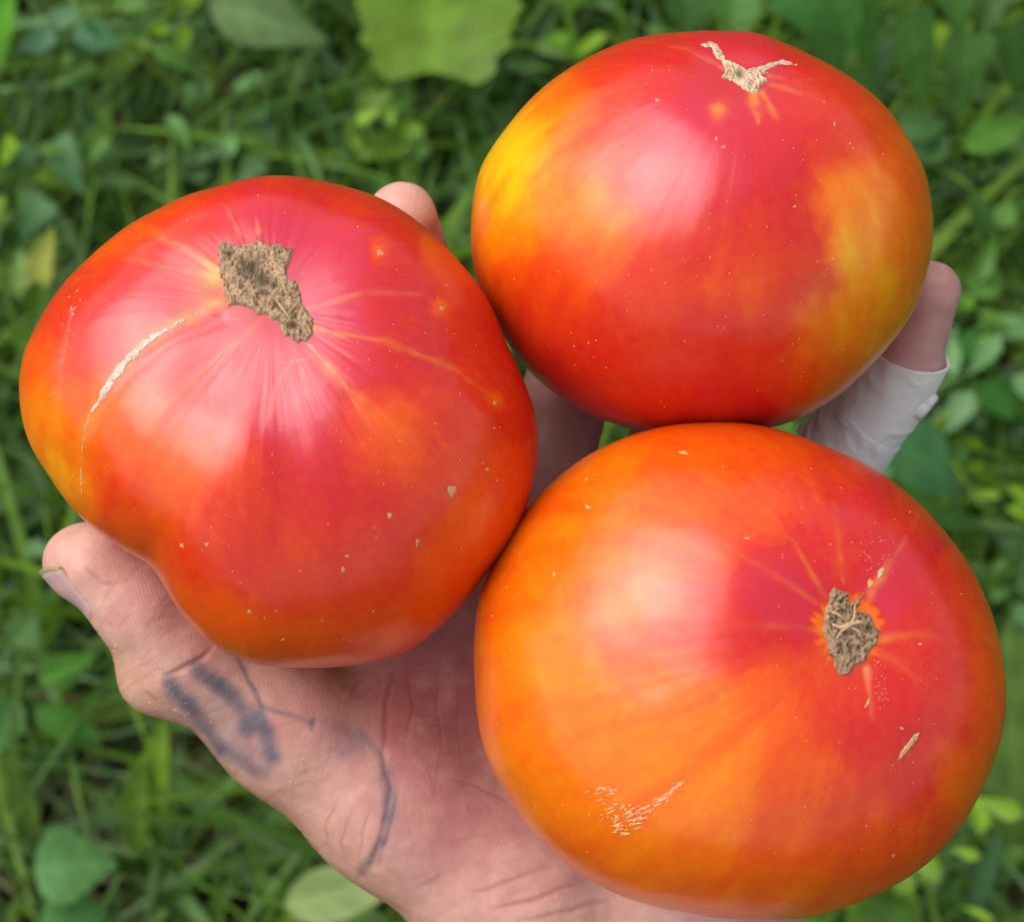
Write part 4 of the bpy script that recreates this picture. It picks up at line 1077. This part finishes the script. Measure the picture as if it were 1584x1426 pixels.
plant('broadleaf_weed', 'small mid-green leaves right of the bare fingertip, at the right edge', 'plant', (1520, 600),
      [((1480,520),(1545,570),.12,.1,62,'ovate',(0.06,0.19,0.04)),((1520,590),(1570,650),.1,.09,60,'ovate',(0.05,0.18,0.03)),((1500,300),(1545,380),.1,.09,40,'ovate',G4)])
plant('yellow_sprout', 'yellow-green sprout just right of the tape bandage', 'plant', (1470, 660),
      [((1450,645),(1520,625),.09,.09,26,'ovate',(0.18,0.30,0.01)),((1455,645),(1440,668),.09,.08,24,'ovate',(0.2,0.30,0.01))])
plant('wide_blade_plant', 'long wide pale green blade right of the front tomato, at the right edge', 'plant', (1560, 1360),
      [((1568,1345),(1560,960),.06,.20,96,'blade',(0.15,0.25,0.06),.2,.05),((1560,1340),(1600,1100),.05,.14,60,'blade',(0.10,0.2,0.04),.2,.05)])
plant('wide_blade_plant', 'blue-green arching blade at the bottom right corner', 'plant', (1480, 1440),
      [((1490,1440),(1545,1290),.05,.12,32,'blade',(0.09,0.19,0.09),.3,.1),((1460,1430),(1478,1360),.05,.08,22,'blade',(0.07,0.2,0.05),.3,.1)])
plant('broadleaf_weed', 'round green leaf below the front tomato, bottom right', 'plant', (1400, 1460),
      [((1370,1470),(1400,1385),.1,.08,120,'ovate',(0.07,0.15,0.025),.1,.15)])
plant('broadleaf_weed', 'broad shiny leaf with a pale tip in the bottom left corner', 'plant', (60, 1400),
      [((50,1345),(178,1335),.13,.12,112,'ovate',(0.10,0.24,0.07),.35,.3,.12),((60,1420),(170,1412),.12,.1,80,'ovate',(0.09,0.23,0.06),.3,.2)], stem_col=(0.12,0.2,0.03))
plant('broadleaf_weed', 'pale yellow-green leaf sticking out below the wrist', 'plant', (430, 1400),
      [((435,1402),(650,1350),.14,.15,82,'ovate',(0.20,0.27,0.08),.15,.1)])
plant('broadleaf_weed', 'yellowing upright leaf left of the ribbed tomato', 'plant', (45, 460),
      [((55,450),(82,350),.11,.14,52,'ovate',(0.36,0.38,0.08),.3,.1),((40,470),(30,380),.1,.1,40,'ovate',(0.14,0.24,0.05))])
plant('broadleaf_weed', 'cluster of mid-green leaves left of the thumb', 'plant', (60, 1130),
      [((60,1060),(150,1010),.10,.09,54,'ovate',(0.07,0.20,0.02)),((50,1100),(160,1140),.09,.08,50,'ovate',(0.06,0.19,0.02)),((30,1080),(-20,1180),.09,.08,60,'ovate',(0.05,0.15,0.03)),((60,1150),(90,1200),.08,.06,50,'ovate',(0.07,0.19,0.05)),((20,1000),(60,950),.1,.1,60,'ovate',G4)])
plant('broadleaf_weed', 'bluish oval leaves in the top left corner', 'plant', (90, 110),
      [((110,50),(195,70),.13,.12,56,'ovate',(0.08,0.2,0.1)),((90,60),(25,75),.13,.12,56,'ovate',(0.08,0.19,0.09)),((95,80),(140,135),.12,.1,60,'ovate',(0.07,0.17,0.05)),((85,45),(120,5),.13,.13,46,'ovate',(0.08,0.19,0.08)),((-20,120),(15,-10),.12,.15,56,'blade',(0.08,0.26,0.01))])
plant('broadleaf_weed', 'diamond-shaped leaves beside the upper left side of the ribbed tomato', 'plant', (90, 300),
      [((85,220),(128,300),.11,.1,60,'heart',(0.08,0.19,0.07)),((70,310),(30,370),.1,.09,66,'heart',(0.07,0.17,0.06)),((60,240),(0,260),.1,.1,56,'ovate',(0.06,0.16,0.04)),((110,230),(190,240),.1,.09,44,'ovate',(0.06,0.16,0.03))])
def stalk(label, foot, top, h, r_, colr):
    fp = ground(*foot, 0.0); root = bpy.data.objects.new('grass_stalk', None); COL.objects.link(root); root.location = fp
    tag(root, label, 'plant', 'upright stalks at the lower left')
    Pt = ground(*top, h) - fp; pts = [Vector((0, 0, -.01)).lerp(Pt, k / 6) + Vector((.004 * math.sin(k), 0, 0)) for k in range(7)]
    tube(pts, r_, r_ * .6, colr, 'stem', root)
    me_ = leaf_mesh('blade', Pt.length * .55, r_ * 5, colr, .4, .15); o = obj('leaf', me_, root)
    yv = Pt.normalized(); xv = yv.cross(Vector((0, 0, 1))).normalized(); zv = xv.cross(yv)
    o.matrix_local = Matrix.Translation(Pt * .5) @ Matrix((xv, yv, zv)).transposed().to_4x4() @ Matrix.Rotation(.15, 4, 'X')
stalk('light green upright stalk nearest the thumb base, below the hand', (225, 1420), (252, 1130), .14, .0032, (0.17, 0.28, 0.03))
stalk('green stalk left of the stalk nearest the thumb base', (205, 1440), (218, 1180), .12, .003, (0.12, 0.22, 0.03))
stalk('thin olive stalk near the left edge, above the broad shiny leaf', (62, 1400), (45, 1220), .11, .0024, (0.11, 0.18, 0.03))
